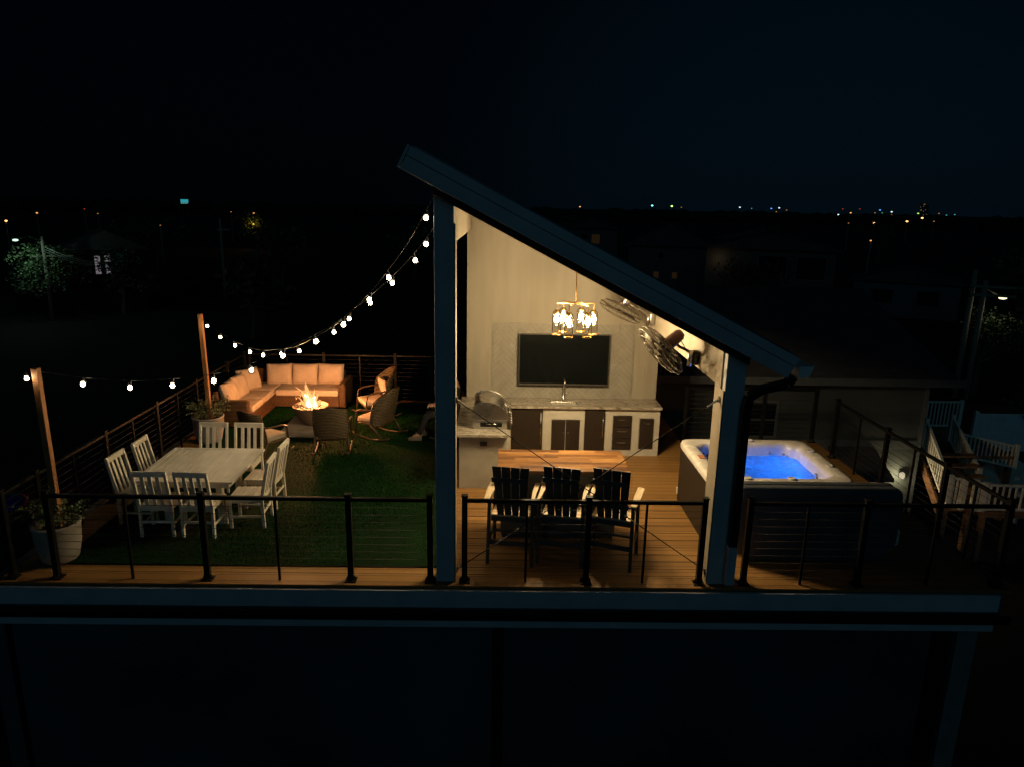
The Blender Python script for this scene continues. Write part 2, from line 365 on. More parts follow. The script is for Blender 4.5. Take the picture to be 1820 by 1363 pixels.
import numpy as np
rg = np.random.default_rng(3); nb = 110000
bx_ = rg.uniform(-5.3, -0.72, nb); by_ = rg.uniform(7.87, 15.2, nb); hh0 = rg.uniform(0.018, 0.036, nb) * (0.8 + 0.35 * np.sin(bx_ * 2.1 + 1.3 * np.sin(by_ * 1.7)))
an_ = rg.uniform(0, 2 * PI, nb); lx_ = rg.normal(0.0, 0.012, nb) + 0.006 * np.sin(by_ * 3); ly_ = rg.normal(0.004, 0.012, nb); wd_ = 0.0035
co = np.empty((nb, 3, 3)); co[:, 0] = np.stack([bx_ - wd_ * np.cos(an_), by_ - wd_ * np.sin(an_), np.full(nb, 0.02)], 1)
co[:, 1] = np.stack([bx_ + wd_ * np.cos(an_), by_ + wd_ * np.sin(an_), np.full(nb, 0.02)], 1); co[:, 2] = np.stack([bx_ + lx_, by_ + ly_, 0.02 + hh0], 1)
me = bpy.data.meshes.new('turf_blades'); me.vertices.add(nb * 3); me.vertices.foreach_set('co', co.ravel()); me.loops.add(nb * 3); me.loops.foreach_set('vertex_index', np.arange(nb * 3, dtype=np.int32))
me.polygons.add(nb); me.polygons.foreach_set('loop_start', np.arange(0, nb * 3, 3, dtype=np.int32)); me.polygons.foreach_set('loop_total', np.full(nb, 3, dtype=np.int32)); me.update(); me.validate()
me.materials.append(pbr('turf_blade_green', (0.0045, 0.042, 0.005), 0.8, var=0.45, scale=9, spec=0.04))
tb = bpy.data.objects.new('turf_blades', me); COL.objects.link(tb); tag(tb, 'short green artificial grass blades covering the left half of the deck', 'grass', None, 'stuff')

# ---- the house that carries the deck
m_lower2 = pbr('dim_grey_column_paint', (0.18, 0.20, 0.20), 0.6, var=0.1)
hb = thing('house_below', (0, 7.45, -0.03), 0, 'dark lower storey carrying the roof deck, with pale fascia and gutter', 'house')
MB().box(-5.9, 5.95, -0.04, 0.0, -0.23, -0.012).build('fascia', m_trim, hb, bevel=0.004)
MB().box(-5.9, 3.5, 0.0, 8.0, -0.30, -0.008).build('deck_frame', m_beam, hb); MB().box(3.501, 6.0, 0.0, 5.5, -0.30, -0.008).build('deck_frame', m_beam, hb)
g = MB(); g.prism([(-0.13, -0.22), (-0.145, -0.22), (-0.15, -0.27), (-0.12, -0.35), (-0.02, -0.35), (-0.02, -0.34), (-0.115, -0.34), (-0.138, -0.27)], 'X', -6.2, 6.05)
g.build('gutter', m_black, hb, bevel=0.002)
MB().box(-5.9, 5.95, -0.018, 0.04, -0.50, -0.36).build('header_board', m_trim, hb, bevel=0.003)
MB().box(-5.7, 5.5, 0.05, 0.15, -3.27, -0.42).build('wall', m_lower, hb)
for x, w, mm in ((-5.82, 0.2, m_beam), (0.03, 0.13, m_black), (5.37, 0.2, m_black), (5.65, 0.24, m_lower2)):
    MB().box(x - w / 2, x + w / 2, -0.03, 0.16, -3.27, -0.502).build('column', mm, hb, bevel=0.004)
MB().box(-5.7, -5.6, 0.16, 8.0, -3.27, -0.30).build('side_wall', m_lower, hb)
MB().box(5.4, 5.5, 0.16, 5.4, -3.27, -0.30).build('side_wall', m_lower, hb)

# ================================================================== RAILINGS
POST = None
def railing(p0, p1, posts, label, pick=True):
    """cable railing from p0 to p1 (plan points); posts = distances along it"""
    p0 = Vector((*p0, 0)); p1 = Vector((*p1, 0)); L = (p1 - p0).length; a = math.atan2(p1.y - p0.y, p1.x - p0.x)
    t = thing('cable_railing', p0, a, label, 'railing', 'black cable railings round the deck')
    for s in posts:
        b = MB(); b.box(s - 0.032, s + 0.032, -0.032, 0.032, 0.0, 1.075); po = b.build('post', m_black, t, bevel=0.004)
        c = MB(); c.box(s - 0.065, s + 0.065, -0.065, 0.065, 0.001, 0.014); c.lathe([(0.062, 0), (0.05, 0.035), (0.045, 0.05)], (s, 0, 0.014), 4)
        c.build('base_cover', m_black, po, bevel=0.003)
        MB().box(s - 0.039, s + 0.039, -0.039, 0.039, 1.076, 1.092).build('post_cap', m_black, po, bevel=0.004)
    ss = sorted(posts)
    for i in range(len(ss) - 1):
        a0, a1 = ss[i] + 0.033, ss[i + 1] - 0.033
        MB().box(a0, a1, -0.026, 0.026, 1.005, 1.045).build('top_rail', m_black, t, bevel=0.006, seg=3)
        if pick and a1 - a0 > 1.0:
            MB().box((a0 + a1) / 2 - 0.013, (a0 + a1) / 2 + 0.013, -0.013, 0.013, 0.0, 1.004).build('picket', m_black, t, bevel=0.002)
    for k in range(10):
        z = 0.09 + k * 0.0925
        MB().tube([(ss[0], 0, z), (ss[-1], 0, z)], 0.0026, 6).build('cable', m_steelc, t, smooth=True)
    return t
YF = 7.56
railing((-5.62, YF), (-0.77, YF), [0.51, 2.25, 3.92, 4.85], 'front cable railing along the artificial turf, left of the tall column')
railing((-0.37, YF), (2.40, YF), [0, 1.43, 2.77], 'front cable railing before the bar stools, between the two columns')
railing((2.93, YF), (5.97, YF), [0, 1.36, 3.04], 'front cable railing before the folded hot tub cover')
railing((-5.62, YF), (-5.62, 15.4), [0.0, 0.62, 2.17, 3.72, 5.27, 6.82, 7.84], 'long cable railing on the left edge behind the white dining set')
railing((-5.62, 15.4), (3.42, 15.4), [0.12, 1.75, 3.32, 4.9, 6.5, 8.0, 9.04], 'far cable railing behind the wicker sofa')
railing((3.55, 12.9), (6.03, 12.9), [0, 1.5, 2.48], 'short cable railing behind the hot tub')
railing((6.03, 12.82), (6.03, 7.64), [0.78, 2.45, 3.95, 5.18], 'cable railing on the right edge beside the stairs next door')

# ================================================================== PAVILION
pv = thing('pavilion', (1.0, 10.0, 0), 0, 'open pavilion with steep single slope roof over the outdoor kitchen', 'pavilion')
def P_(mb, name, mat, **k):
    mb.v = [(x - 1.0, y - 10.0, z) for x, y, z in mb.v]; return mb.build(name, mat, pv, **k)
def zt(x): return 4.395 - 0.506 * x
def zb(x): return 4.141 - 0.506 * x
rf = P_(MB().prism([(-0.88, zt(-0.88)), (3.13, zt(3.13)), (3.01, zb(3.01)), (-0.98, zb(-0.98))], 'Y', 7.215, 12.95), 'roof', m_metal_roof, bevel=0.003)
# roof seams
s = MB()
for k in range(15): 
    y = 7.3 + k * 0.4; s.prism([(-0.86, zt(-0.86) + 0.003), (3.1, zt(3.1) + 0.003), (3.1, zt(3.1) + 0.022), (-0.86, zt(-0.86) + 0.022)], 'Y', y, y + 0.02)
s.v = [(x - 1.0, y - 10.0, z) for x, y, z in s.v]; s.build('standing_seams', m_metal_roof, rf)
def perp(x, dperp): return (x - dperp * 0.457, zt(x) - dperp * 0.889)
P_(MB().prism([perp(-0.88, 0), perp(3.13, 0), perp(3.13, 0.095), perp(-0.88, 0.095)], 'Y', 7.17, 7.213), 'upper_fascia', m_trim, bevel=0.003)
P_(MB().prism([perp(-0.88, 0.101), perp(3.13, 0.101), perp(3.13, 0.236), perp(-0.88, 0.236)], 'Y', 7.182, 7.213), 'lower_fascia', m_trim, bevel=0.003)
P_(MB().prism([perp(-0.885, -0.0), perp(-0.885, 0.236), perp(-0.91, 0.236), perp(-0.91, 0.0)], 'Y', 7.17, 12.95), 'high_fascia', m_trim, bevel=0.002)
P_(MB().prism([(-0.95, zb(-0.95) - 0.003), (2.98, zb(2.98) - 0.003), (2.98, zb(2.98) - 0.012), (-0.95, zb(-0.95) - 0.012)], 'Y', 7.19, 7.3), 'drip_edge', m_steel)
cb = lambda x: 4.28 - (x + 0.48) * 0.507
P_(MB().prism([(-0.71, zb(-0.71) - 0.004), (2.74, zb(2.74) - 0.004), (2.74, cb(2.74)), (-0.71, cb(-0.71))], 'Y', 7.53, 7.66), 'front_beam', m_beam, bevel=0.003)
P_(MB().prism([(-0.49, zb(-0.49) - 0.014), (2.5, zb(2.5) - 0.014), (2.5, zb(2.5) - 0.03), (-0.49, zb(-0.49) - 0.03)], 'Y', 7.67, 12.49), 'ceiling', m_cream)
P_(MB().prism([(-0.7, 0), (-0.7, zb(-0.7) - 0.12), (-0.49, cb(-0.49) - 0.002), (-0.49, 0)], 'Y', 7.55, 7.76), 'column', m_trim, bevel=0.005)
P_(MB().prism([(2.5, 0), (2.5, cb(2.5) - 0.002), (2.72, cb(2.72) - 0.002), (2.72, 0)], 'Y', 7.55, 7.86), 'column', m_trim, bevel=0.005)
# cream cladding on the inner faces of the two columns
P_(MB().box(-0.489, -0.474, 7.553, 7.775, 0.0, 4.1), 'column_cladding', m_cream, bevel=0.002)
P_(MB().prism([(2.484, 2.362), (2.499, 2.362), (2.499, cb(2.5) - 0.004), (2.484, cb(2.484) - 0.004)], 'Y', 7.665, 7.875), 'column_cladding', m_cream, bevel=0.002)
P_(MB().box(2.484, 2.499, 7.553, 7.875, 0.0, 2.36), 'column_cladding', m_cream, bevel=0.002)
P_(MB().prism([(-0.68, 3.9), (-0.5, 3.9), (-0.5, zb(-0.5) - 0.005), (-0.68, zb(-0.68) - 0.005)], 'Y', 7.765, 12.44), 'header', m_cream, bevel=0.003)
P_(MB().prism([(2.5, 2.36), (2.68, 2.36), (2.68, zb(2.68) - 0.005), (2.5, zb(2.5) - 0.005)], 'Y', 7.865, 12.44), 'header', m_cream, bevel=0.003)
bw = P_(MB().prism([(-0.58, 0), (2.88, 0), (2.88, zb(2.88) - 0.005), (-0.58, zb(-0.58) - 0.005)], 'Y', 12.5, 12.62), 'back_wall', m_cream)
bt = MB()
for x in (2.63,): bt.box(x - 0.0, x + 0.24, 12.475, 12.497, 0.92, zb(x + .24) - 0.03)
P_(bt, 'wall_trim_board', m_cream, bevel=0.004)
# gutter + downspout on the low eave
gu = MB(); gu.prism([(3.13, 2.61), (3.24, 2.61), (3.29, 2.73), (3.275, 2.73), (3.23, 2.622), (3.145, 2.622), (3.145, 2.72), (3.13, 2.72)], 'Y', 7.17, 12.95)
gu.prism([(3.13, 2.61), (3.24, 2.61), (3.29, 2.73), (3.13, 2.73)], 'Y', 7.165, 7.169)
P_(gu, 'gutter', pbr('brightened_gutter_paint', (0.85, 0.85, 0.85), 0.5, var=0.05), bevel=0.002)  # pale colour stands in for light falling on the gutter
ds = MB(); path = [(3.16, 7.36, 2.58), (3.10, 7.36, 2.50), (2.84, 7.40, 2.42), (2.735, 7.43, 2.33), (2.715, 7.44, 2.2), (2.715, 7.44, 0.55)]
for i in range(len(path) - 1): ds.bar(path[i], path[i + 1], 0.095, 0.085, (0, 1, 0))
P_(ds, 'downspout', m_black, bevel=0.008)
P_(MB().bar((2.715, 7.44, 0.548), (2.715, 7.44, 0.07), 0.105, 0.095, (0, 1, 0)), 'downspout_end', m_trim, bevel=0.008)
for a, b in (((-0.47, 7.62, 2.2), (2.48, 7.62, 0.14)), ((2.48, 7.66, 2.24), (-0.47, 7.66, 0.1))):
    A, B = Vector(a), Vector(b); dd = (B - A).normalized()
    br = P_(MB().tube([A, B], 0.006, 6), 'brace_cable', m_black, smooth=True)
    for q, e in ((A, dd), (B, -dd)):
        k = MB(); k.tube([q, q + e * 0.07], 0.016, 8); k.tube([q + e * 0.07, q + e * 0.16], 0.010, 8); k.cbox(q, (0.03, 0.05, 0.07))
        k.v = [(x - 1.0, y - 10.0, z) for x, y, z in k.v]; k.build('bracket', m_steel, br)
    k = MB(); q = B - dd * (0.75 if a[0] < 0 else 0.45); k.tube([q - dd * 0.42, q], lambda t: 0.012 if 0.1 < t < 0.9 else 0.008, 8); k.ball(q - dd * 0.44, 0.02, 8)
    k.v = [(x - 1.0, y - 10.0, z) for x, y, z in k.v]; k.build('turnbuckle', m_steel, br, smooth=True)

# ---- herringbone splashback
bs = thing('tile_splashback', (1.145, 12.495, 1.6), 0, 'cream herringbone tile panel on the wall round the television', 'tiling')
MB().box(-1.275, 1.275, -0.008, 0.0, -0.69, 0.68).build('grout_panel', m_grout, bs)
bm = bmesh.new(); tw, tl = 0.075, 0.30
rot = Matrix.Rotation(R(45), 2)
for i in range(-22, 23):
    for j in range(-12, 13):
        for k, (w, h) in enumerate(((tl, tw), (tw, tl))):
            bx = i * tw + j * tl * 1.0; by = i * tw - j * tl * 1.0
            cx = bx + (w / 2 if k == 0 else -tw / 2); cy = by + (h / 2 if k == 0 else h / 2 - 0.0)
            c = rot @ Vector((cx, cy))
            if abs(c.x) > 1.5 or abs(c.y) > 0.95: continue
            vs = []
            for yy in (-0.014, -0.0085):
                for sx, sy in ((-1, -1), (1, -1), (1, 1), (-1, 1)):
                    q = rot @ Vector((cx + sx * (w / 2 - 0.003), cy + sy * (h / 2 - 0.003))); vs.append(bm.verts.new((q.x, yy, q.y)))
            bm.faces.new(vs[0:4])
            for a in range(4): bm.faces.new((vs[a], vs[(a + 1) % 4], vs[(a + 1) % 4 + 4], vs[a + 4]))
for co, no in (((1.27, 0, 0), (1, 0, 0)), ((-1.27, 0, 0), (-1, 0, 0)), ((0, 0, .675), (0, 0, 1)), ((0, 0, -.685), (0, 0, -1))):
    bmesh.ops.bisect_plane(bm, geom=bm.verts[:] + bm.edges[:] + bm.faces[:], plane_co=co, plane_no=no, clear_outer=True)
bmesh.ops.recalc_face_normals(bm, faces=bm.faces)
me = bpy.data.meshes.new('tiles'); bm.to_mesh(me); bm.free(); me.materials.append(m_tile)
ti = bpy.data.objects.new('tiles', me); COL.objects.link(ti); ti.parent = bs; ti.modifiers.new('b', 'BEVEL').width = 0.0015

ou = thing('wall_outlet', (2.53, 12.468, 2.10), 0, 'tiny dark outlet box on the trim board right of the television', 'outlet')
MB().box(-0.018, 0.018, 0.0, 0.006, -0.03, 0.03).build('cover_plate', m_black, ou, bevel=0.002)
MB().box(-0.009, 0.009, -0.003, -0.0005, -0.018, 0.018).build('socket', m_dsteel, ou)
tv = thing('television', (1.155, 12.36, 1.65), 0, 'large black flat television on the cream tiled wall', 'television')
MB().box(-0.81, 0.81, 0.0, 0.05, -0.47, 0.46).build('casing', m_tvbez, tv, bevel=0.006)
MB().box(-0.79, 0.795, -0.006, -0.001, -0.435, 0.447).build('screen', m_screen, tv, bevel=0.002)
MB().box(-0.25, 0.25, 0.051, 0.11, -0.2, 0.2).build('wall_mount', m_black, tv)

# ---- kitchen counter
kc = thing('kitchen_counter', (1.1, 12.2, 0), 0, 'L shaped outdoor kitchen with grey veined stone top and white cabinets', 'kitchen counter')
def K_(mb, name, mat, par=None, **k):
    mb.v = [(x - 1.1, y - 12.2, z) for x, y, z in mb.v]; return mb.build(name, mat, par or kc, **k)
ct = MB()
ct.box(-0.66, 0.94, 11.93, 12.49, 0.872, 0.912); ct.box(1.40, 2.88, 11.93, 12.49, 0.872, 0.912)
ct.box(0.94, 1.40, 11.93, 12.04, 0.872, 0.912); ct.box(0.94, 1.40, 12.28, 12.49, 0.872, 0.912); ct.box(-0.66, 0.16, 10.30, 11.93, 0.872, 0.912)
K_(ct, 'countertop', m_granite)
fr = MB()   # cabinet box with openings: frame pieces
Y0 = 12.0
fr.box(0.22, 2.86, 12.02, 12.45, 0.03, 0.868)
for x0, x1, z0, z1 in ((0.80, 0.93, 0, 0.868), (0.93, 1.46, 0.66, 0.868), (0.93, 1.46, 0, 0.08), (1.46, 1.52, 0, 0.868), (1.90, 2.02, 0, 0.868), (2.02, 2.38, 0.75, 0.868), (2.02, 2.38, 0, 0.1), (2.38, 2.50, 0, 0.868), (2.50, 2.77, 0.70, 0.868), (2.50, 2.77, 0, 0.12), (2.77, 2.86, 0, 0.868), (0.16, 0.22, 0, 0.868)):
    fr.box(x0, x1, Y0, 12.019, z0, z1)
K_(fr, 'cabinet_frame', pbr('off_white_cabinet', (0.55, 0.52, 0.44), 0.5, var=0.05))
def knobbar(par, x, z0, z1, mat=m_steel):
    K_(MB().tube([(x, 11.995, z0), (x, 11.955, z0), (x, 11.955, z1), (x, 11.995, z1)], 0.008, 8), 'handle', mat, par, smooth=True)
f1 = K_(MB().box(0.235, 0.785, 11.985, 12.018, 0.06, 0.85), 'fridge_door', m_dsteel, bevel=0.006); knobbar(f1, 0.75, 0.2, 0.78)
f2 = K_(MB().box(1.53, 1.89, 11.985, 12.018, 0.06, 0.85), 'fridge_door', m_dsteel, bevel=0.006); knobbar(f2, 1.85, 0.35, 0.7)
for x0, x1, hx in ((0.945, 1.19, 1.15), (1.2, 1.445, 1.24)):
    dr = K_(MB().box(x0, x1, 11.99, 12.018, 0.09, 0.645), 'cabinet_door', m_dsteel, bevel=0.004)
    K_(MB().ball((hx, 11.975, 0.42), 0.016, 10), 'knob', m_steel, dr, smooth=True)
for k in range(3):
    dr = K_(MB().box(2.035, 2.365, 11.99, 12.018, 0.115 + k * 0.21, 0.315 + k * 0.21), 'drawer', m_dsteel, bevel=0.004)
    K_(MB().tube([(2.12, 11.99, 0.25 + k * 0.21), (2.14, 11.965, 0.25 + k * 0.21), (2.26, 11.965, 0.25 + k * 0.21), (2.28, 11.99, 0.25 + k * 0.21)], 0.006, 6), 'handle', m_steel, dr)
dr = K_(MB().box(2.515, 2.755, 11.99, 12.018, 0.135, 0.685), 'bin_drawer', m_dsteel, bevel=0.004)
K_(MB().tube([(2.58, 11.99, 0.62), (2.6, 11.965, 0.61), (2.68, 11.965, 0.61), (2.7, 11.99, 0.62)], 0.006, 6), 'handle', m_steel, dr)
K_(MB().box(-0.58, 0.12, 10.42, 11.99, 0.0, 0.868), 'grill_base', m_isl, bevel=0.004)
K_(MB().box(-0.60, 0.14, 10.40, 10.418, 0.0, 0.868), 'end_panel', m_white if False else pbr('warm_grey_panel', (0.42, 0.39, 0.32), 0.6, var=0.05, bump=0.15), bevel=0.004)
K_(MB().cbox((-0.22, 10.385, 0.74), (0.11, 0.03, 0.07)), 'outlet_box', m_dsteel, bevel=0.006)
for y0, y1 in ((10.50, 11.0), (11.02, 11.5)):
    K_(MB().box(0.121, 0.139, y0, y1, 0.12, 0.62), 'cabinet_door', m_dsteel, bevel=0.004)
K_(MB().box(-0.66, 0.2, 12.02, 12.45, 0.0, 0.868), 'corner_base', m_white)

sk = thing('sink', (1.17, 12.16, 0.91), 0, 'stainless undermount sink set into the stone counter', 'sink')
q = MB(); q.box(-0.225, 0.225, -0.115, 0.115, -0.19, -0.18); q.box(-0.229, -0.223, -0.119, 0.119, -0.19, -0.004); q.box(0.223, 0.229, -0.119, 0.119, -0.19, -0.004)
q.box(-0.223, 0.223, -0.119, -0.113, -0.19, -0.004); q.box(-0.223, 0.223, 0.113, 0.119, -0.19, -0.004); q.build('basin', m_steel, sk, bevel=0.003)
MB().lathe([(0.03, 0), (0.03, 0.004), (0.0, 0.004)], (0, 0, -0.178), 16).build('drain', m_dsteel, sk)
fa = thing('faucet', (1.17, 12.37, 0.912), 0, 'tall gooseneck faucet behind the sink', 'faucet')
MB().lathe([(0.028, 0), (0.028, 0.02), (0.02, 0.03), (0.018, 0.2)], n=16).build('base', m_steel, fa, smooth=True)
MB().tube([(0, 0, 0.2)] + [(0, -0.09 + 0.09 * math.cos(a), 0.33 + 0.09 * math.sin(a)) for a in [PI * k / 12 for k in range(13)]] + [(0, -0.18, 0.24)], 0.012, 10).build('spout', m_steel, fa, smooth=True)
MB().tube([(0.02, 0, 0.12), (0.07, 0, 0.14)], 0.008, 8).build('lever', m_steel, fa, smooth=True)

# ---- grill
gr = thing('gas_grill', (-0.1, 10.95, 0.912), 0, 'stainless built in gas grill with domed hood on the left counter', 'grill')
MB().box(-0.30, 0.245, -0.36, 0.36, 0.0, 0.17).build('body', m_steel, gr, bevel=0.006)
cp = MB(); cp.prism([(0.247, 0.0), (0.30, 0.0), (0.275, 0.17), (0.247, 0.17)], 'Y', -0.37, 0.37); cpo = cp.build('control_panel', m_dsteel, gr, bevel=0.004)
prof = [(-0.27, 0.18), (-0.28, 0.40), (-0.25, 0.455), (-0.19, 0.485)] + [(-0.10 + 0.35 * math.sin(a), 0.18 + 0.315 * math.cos(a)) for a in [PI / 2 * k / 12 for k in range(13)]]
ho = MB(); ho.prism(prof, 'Y', -0.35, 0.35); hood = ho.build('hood', m_steel, gr, bevel=0.01, seg=3)
he = MB(); pr2 = [(-0.02 + (x + 0.02) * 1.05, 0.178 + (z - 0.18) * 1.05) for x, z in prof]
he.prism(pr2, 'Y', -0.365, -0.352); he.build('hood_end', m_steel, hood, bevel=0.004); he = MB(); he.prism(pr2, 'Y', 0.352, 0.365); he.build('hood_end', m_steel, hood, bevel=0.004)
MB().tube([(0.24, -0.28, 0.30), (0.29, -0.28, 0.30), (0.29, 0.28, 0.30), (0.24, 0.28, 0.30)], 0.011, 8).build('handle', m_steel, hood, smooth=True)
MB().lathe([(0.035, 0), (0.035, 0.012), (0, 0.012)], n=16).build('thermometer', m_white, hood).matrix_local = Matrix.Translation((0.215, 0, 0.34)) @ Matrix.Rotation(R(60), 4, 'Y')
MB().box(-0.18, 0.16, -0.378, -0.362, 0.05, 0.13).build('drip_tray', m_black, gr, bevel=0.004)
MB().tube([(-0.10, -0.38, 0.10), (-0.07, -0.40, 0.11), (0.05, -0.40, 0.11), (0.08, -0.38, 0.10)], 0.007, 8).build('tray_handle', m_steel, gr, smooth=True)
for y in (-0.27, -0.14, 0.0, 0.14, 0.27):
    o = MB().lathe([(0.028, 0), (0.026, 0.03), (0.018, 0.035), (0, 0.035)], n=16).build('knob', m_steel, gr, smooth=True)
    o.matrix_local = Matrix.Translation((0.288, y, 0.09)) @ Matrix.Rotation(R(82), 4, 'Y')
gr.scale = (1, 1, 0.86)

# ---- chandelier
CX, CY, CZ = 1.03, 9.6, 3.03
ch = thing('chandelier', (CX, CY, CZ), 0, 'brass chandelier with six clear glass cylinder shades over the bar table', 'chandelier')
MB().tube([(0, 0, 0), (0, 0, zb(CX) - 0.05 - CZ)], 0.009, 8).build('rod', m_brass, ch, smooth=True)
MB().lathe([(0.07, 0), (0.065, -0.025), (0.012, -0.03)], (0, 0, zb(CX) - 0.035 - CZ), 20).build('canopy', m_brass, ch)
for k in range(6):
    a = R(5 + 60 * k); x, y = 0.255 * math.cos(a), 0.255 * math.sin(a)
    ar = MB().tube([(0, 0, 0), (x, y, 0.0), (x, y, -0.10)], 0.0085, 8).build('arm', m_brass, ch)
    so_ = MB().lathe([(0.012, 0.0), (0.024, -0.01), (0.024, -0.055), (0.018, -0.06)], (x, y, -0.09), 14).build('socket', m_brass, ar, smooth=True)
    g = MB(); z0 = -0.10
    g.lathe([(0.022, z0 + 0.01), (0.035, z0), (0.052, z0 - 0.02), (0.06, z0 - 0.06), (0.06, z0 - 0.33)], (x, y, 0), 28, False)
    g.build('glass_shade', m_glass, ch, smooth=True)
    MB().lathe([(0.061, z0 - 0.322), (0.064, z0 - 0.333), (0.060, z0 - 0.338), (0.054, z0 - 0.333)], (x, y, 0), 28, False).build('shade_rim', m_brass, ch, smooth=True)
    bo = MB().lathe([(0.010, 0), (0.016, -0.02), (0.032, -0.055), (0.035, -0.08), (0.024, -0.108), (0, -0.118)], (x, y, -0.15), 16, False).build('bulb', m_chbulb, ch, smooth=True)
    lamp('chandelier_light', (x, y, -0.30), 68.0, (1.0, 0.76, 0.43), ch, 0.03)

# ---- wall fans
m_fand = pbr('smoked_fan_metal', (0.10, 0.085, 0.06), 0.6, metal=0.5, var=0.1)
def fan(loc, axis, r, base, label, mcol):
    """oscillating wall fan; axis = the way it blows"""
    t = thing('wall_fan', loc, 0, label, 'fan', 'wall fans under the pavilion roof')
    ax = Vector(axis).normalized(); Q = ax.to_track_quat('Z', 'Y').to_matrix().to_4x4()
    def ring(mb, rr, z, w=0.004): mb.tube([(rr * math.cos(2 * PI * k / 32), rr * math.sin(2 * PI * k / 32), z) for k in range(32)], w, 6, closed=True)
    c = MB(); c.m = Q
    for rr, z in ((r, 0.0), (r, 0.05), (r * 0.82, 0.095), (r * 0.55, 0.115), (r * 0.28, 0.12), (r * 0.8, -0.06), (r * 0.5, -0.085)): ring(c, rr, z, 0.007 if rr == r else 0.004)
    for k in range(28):
        a = 2 * PI * k / 28; ca, sa = math.cos(a), math.sin(a)
        c.tube([(rr * ca, rr * sa, z) for rr, z in ((r * 0.2, -0.09), (r * 0.5, -0.085), (r * 0.8, -0.06), (r, 0.0), (r, 0.05), (r * 0.82, 0.095), (r * 0.28, 0.12), (0.03, 0.12))], 0.0022, 5)
    c.build('cage', m_fand, t, smooth=True)
    b = MB(); b.m = Q
    for k in range(3):
        a = 2 * PI * k / 3 + 0.4; vs = []; 
        for i in range(7):
            rr = 0.05 + (r * 0.88 - 0.05) * i / 6; w = 0.35 + 0.45 * math.sin(PI * min(1, i / 5.5))
            for sgn in (-1, 1): vs.append((rr * math.cos(a + sgn * w * 0.75), rr * math.sin(a + sgn * w * 0.75), 0.03 + sgn * 0.025))
        b.add(vs, [(2 * i, 2 * i + 1, 2 * i + 3, 2 * i + 2) for i in range(6)])
    b.lathe([(0.045, -0.01), (0.045, 0.05), (0.03, 0.06)], n=16)
    b.build('blades', m_fand, t, smooth=True, solid=0.004)
    mo = MB(); mo.m = Q; mo.lathe([(0.0, -0.33), (0.05, -0.32), (0.075, -0.28), (0.08, -0.2), (0.08, -0.12), (0.06, -0.08)], n=20)
    mo.build('motor', pbr('dark_red_brown_enamel', (0.09, 0.03, 0.022), 0.4, var=0.1) if mcol else m_steel, t, smooth=True)
    p0 = -ax * 0.17; e = Vector(base) - Vector(loc)
    am = MB(); am.tube([p0, p0.lerp(e, 0.35) + Vector((0, 0, -0.02)), p0.lerp(e, 0.7) + Vector((0, 0, 0.0)), e], 0.019, 10)
    am.tube([-ax * 0.24 + Vector((0, -0.03, 0.0)), p0.lerp(e, 0.4) + Vector((0, -0.03, 0.06)), p0.lerp(e, 0.8) + Vector((0, 0, -0.01))], 0.006, 6)
    am.build('arm', m_dsteel if mcol else m_steel, t, smooth=True)
    ba = MB(); ba.cbox(e + Vector((0.05, 0, -0.05)), (0.08, 0.10, 0.19)); ba.build('wall_bracket', m_dsteel if mcol else m_steel, t, bevel=0.02, seg=3)
    ba = MB(); ba.tube([e + Vector((0, 0, 0.04)), e + Vector((-0.02, 0, -0.16))], lambda t: 0.04 - 0.012 * t, 12); ba.build('pivot', m_steel, t, smooth=True)
    MB().tube([(0, 0, -r * 0.6), (0.01, 0, -r * 0.6 - 0.14)], 0.002, 5).build('pull_cord', m_black, t)
    return t
fan((2.03, 8.65, 2.60), (-0.72, -0.10, -0.62), 0.37, (2.40, 8.65, 2.55), 'nearer wall fan, round cage tilted down, with reddish brown motor', True)
fan((1.95, 11.35, 2.70), (-0.42, -0.06, -0.86), 0.36, (2.40, 11.3, 2.62), 'farther wall fan with silver motor, close to the television wall', False)

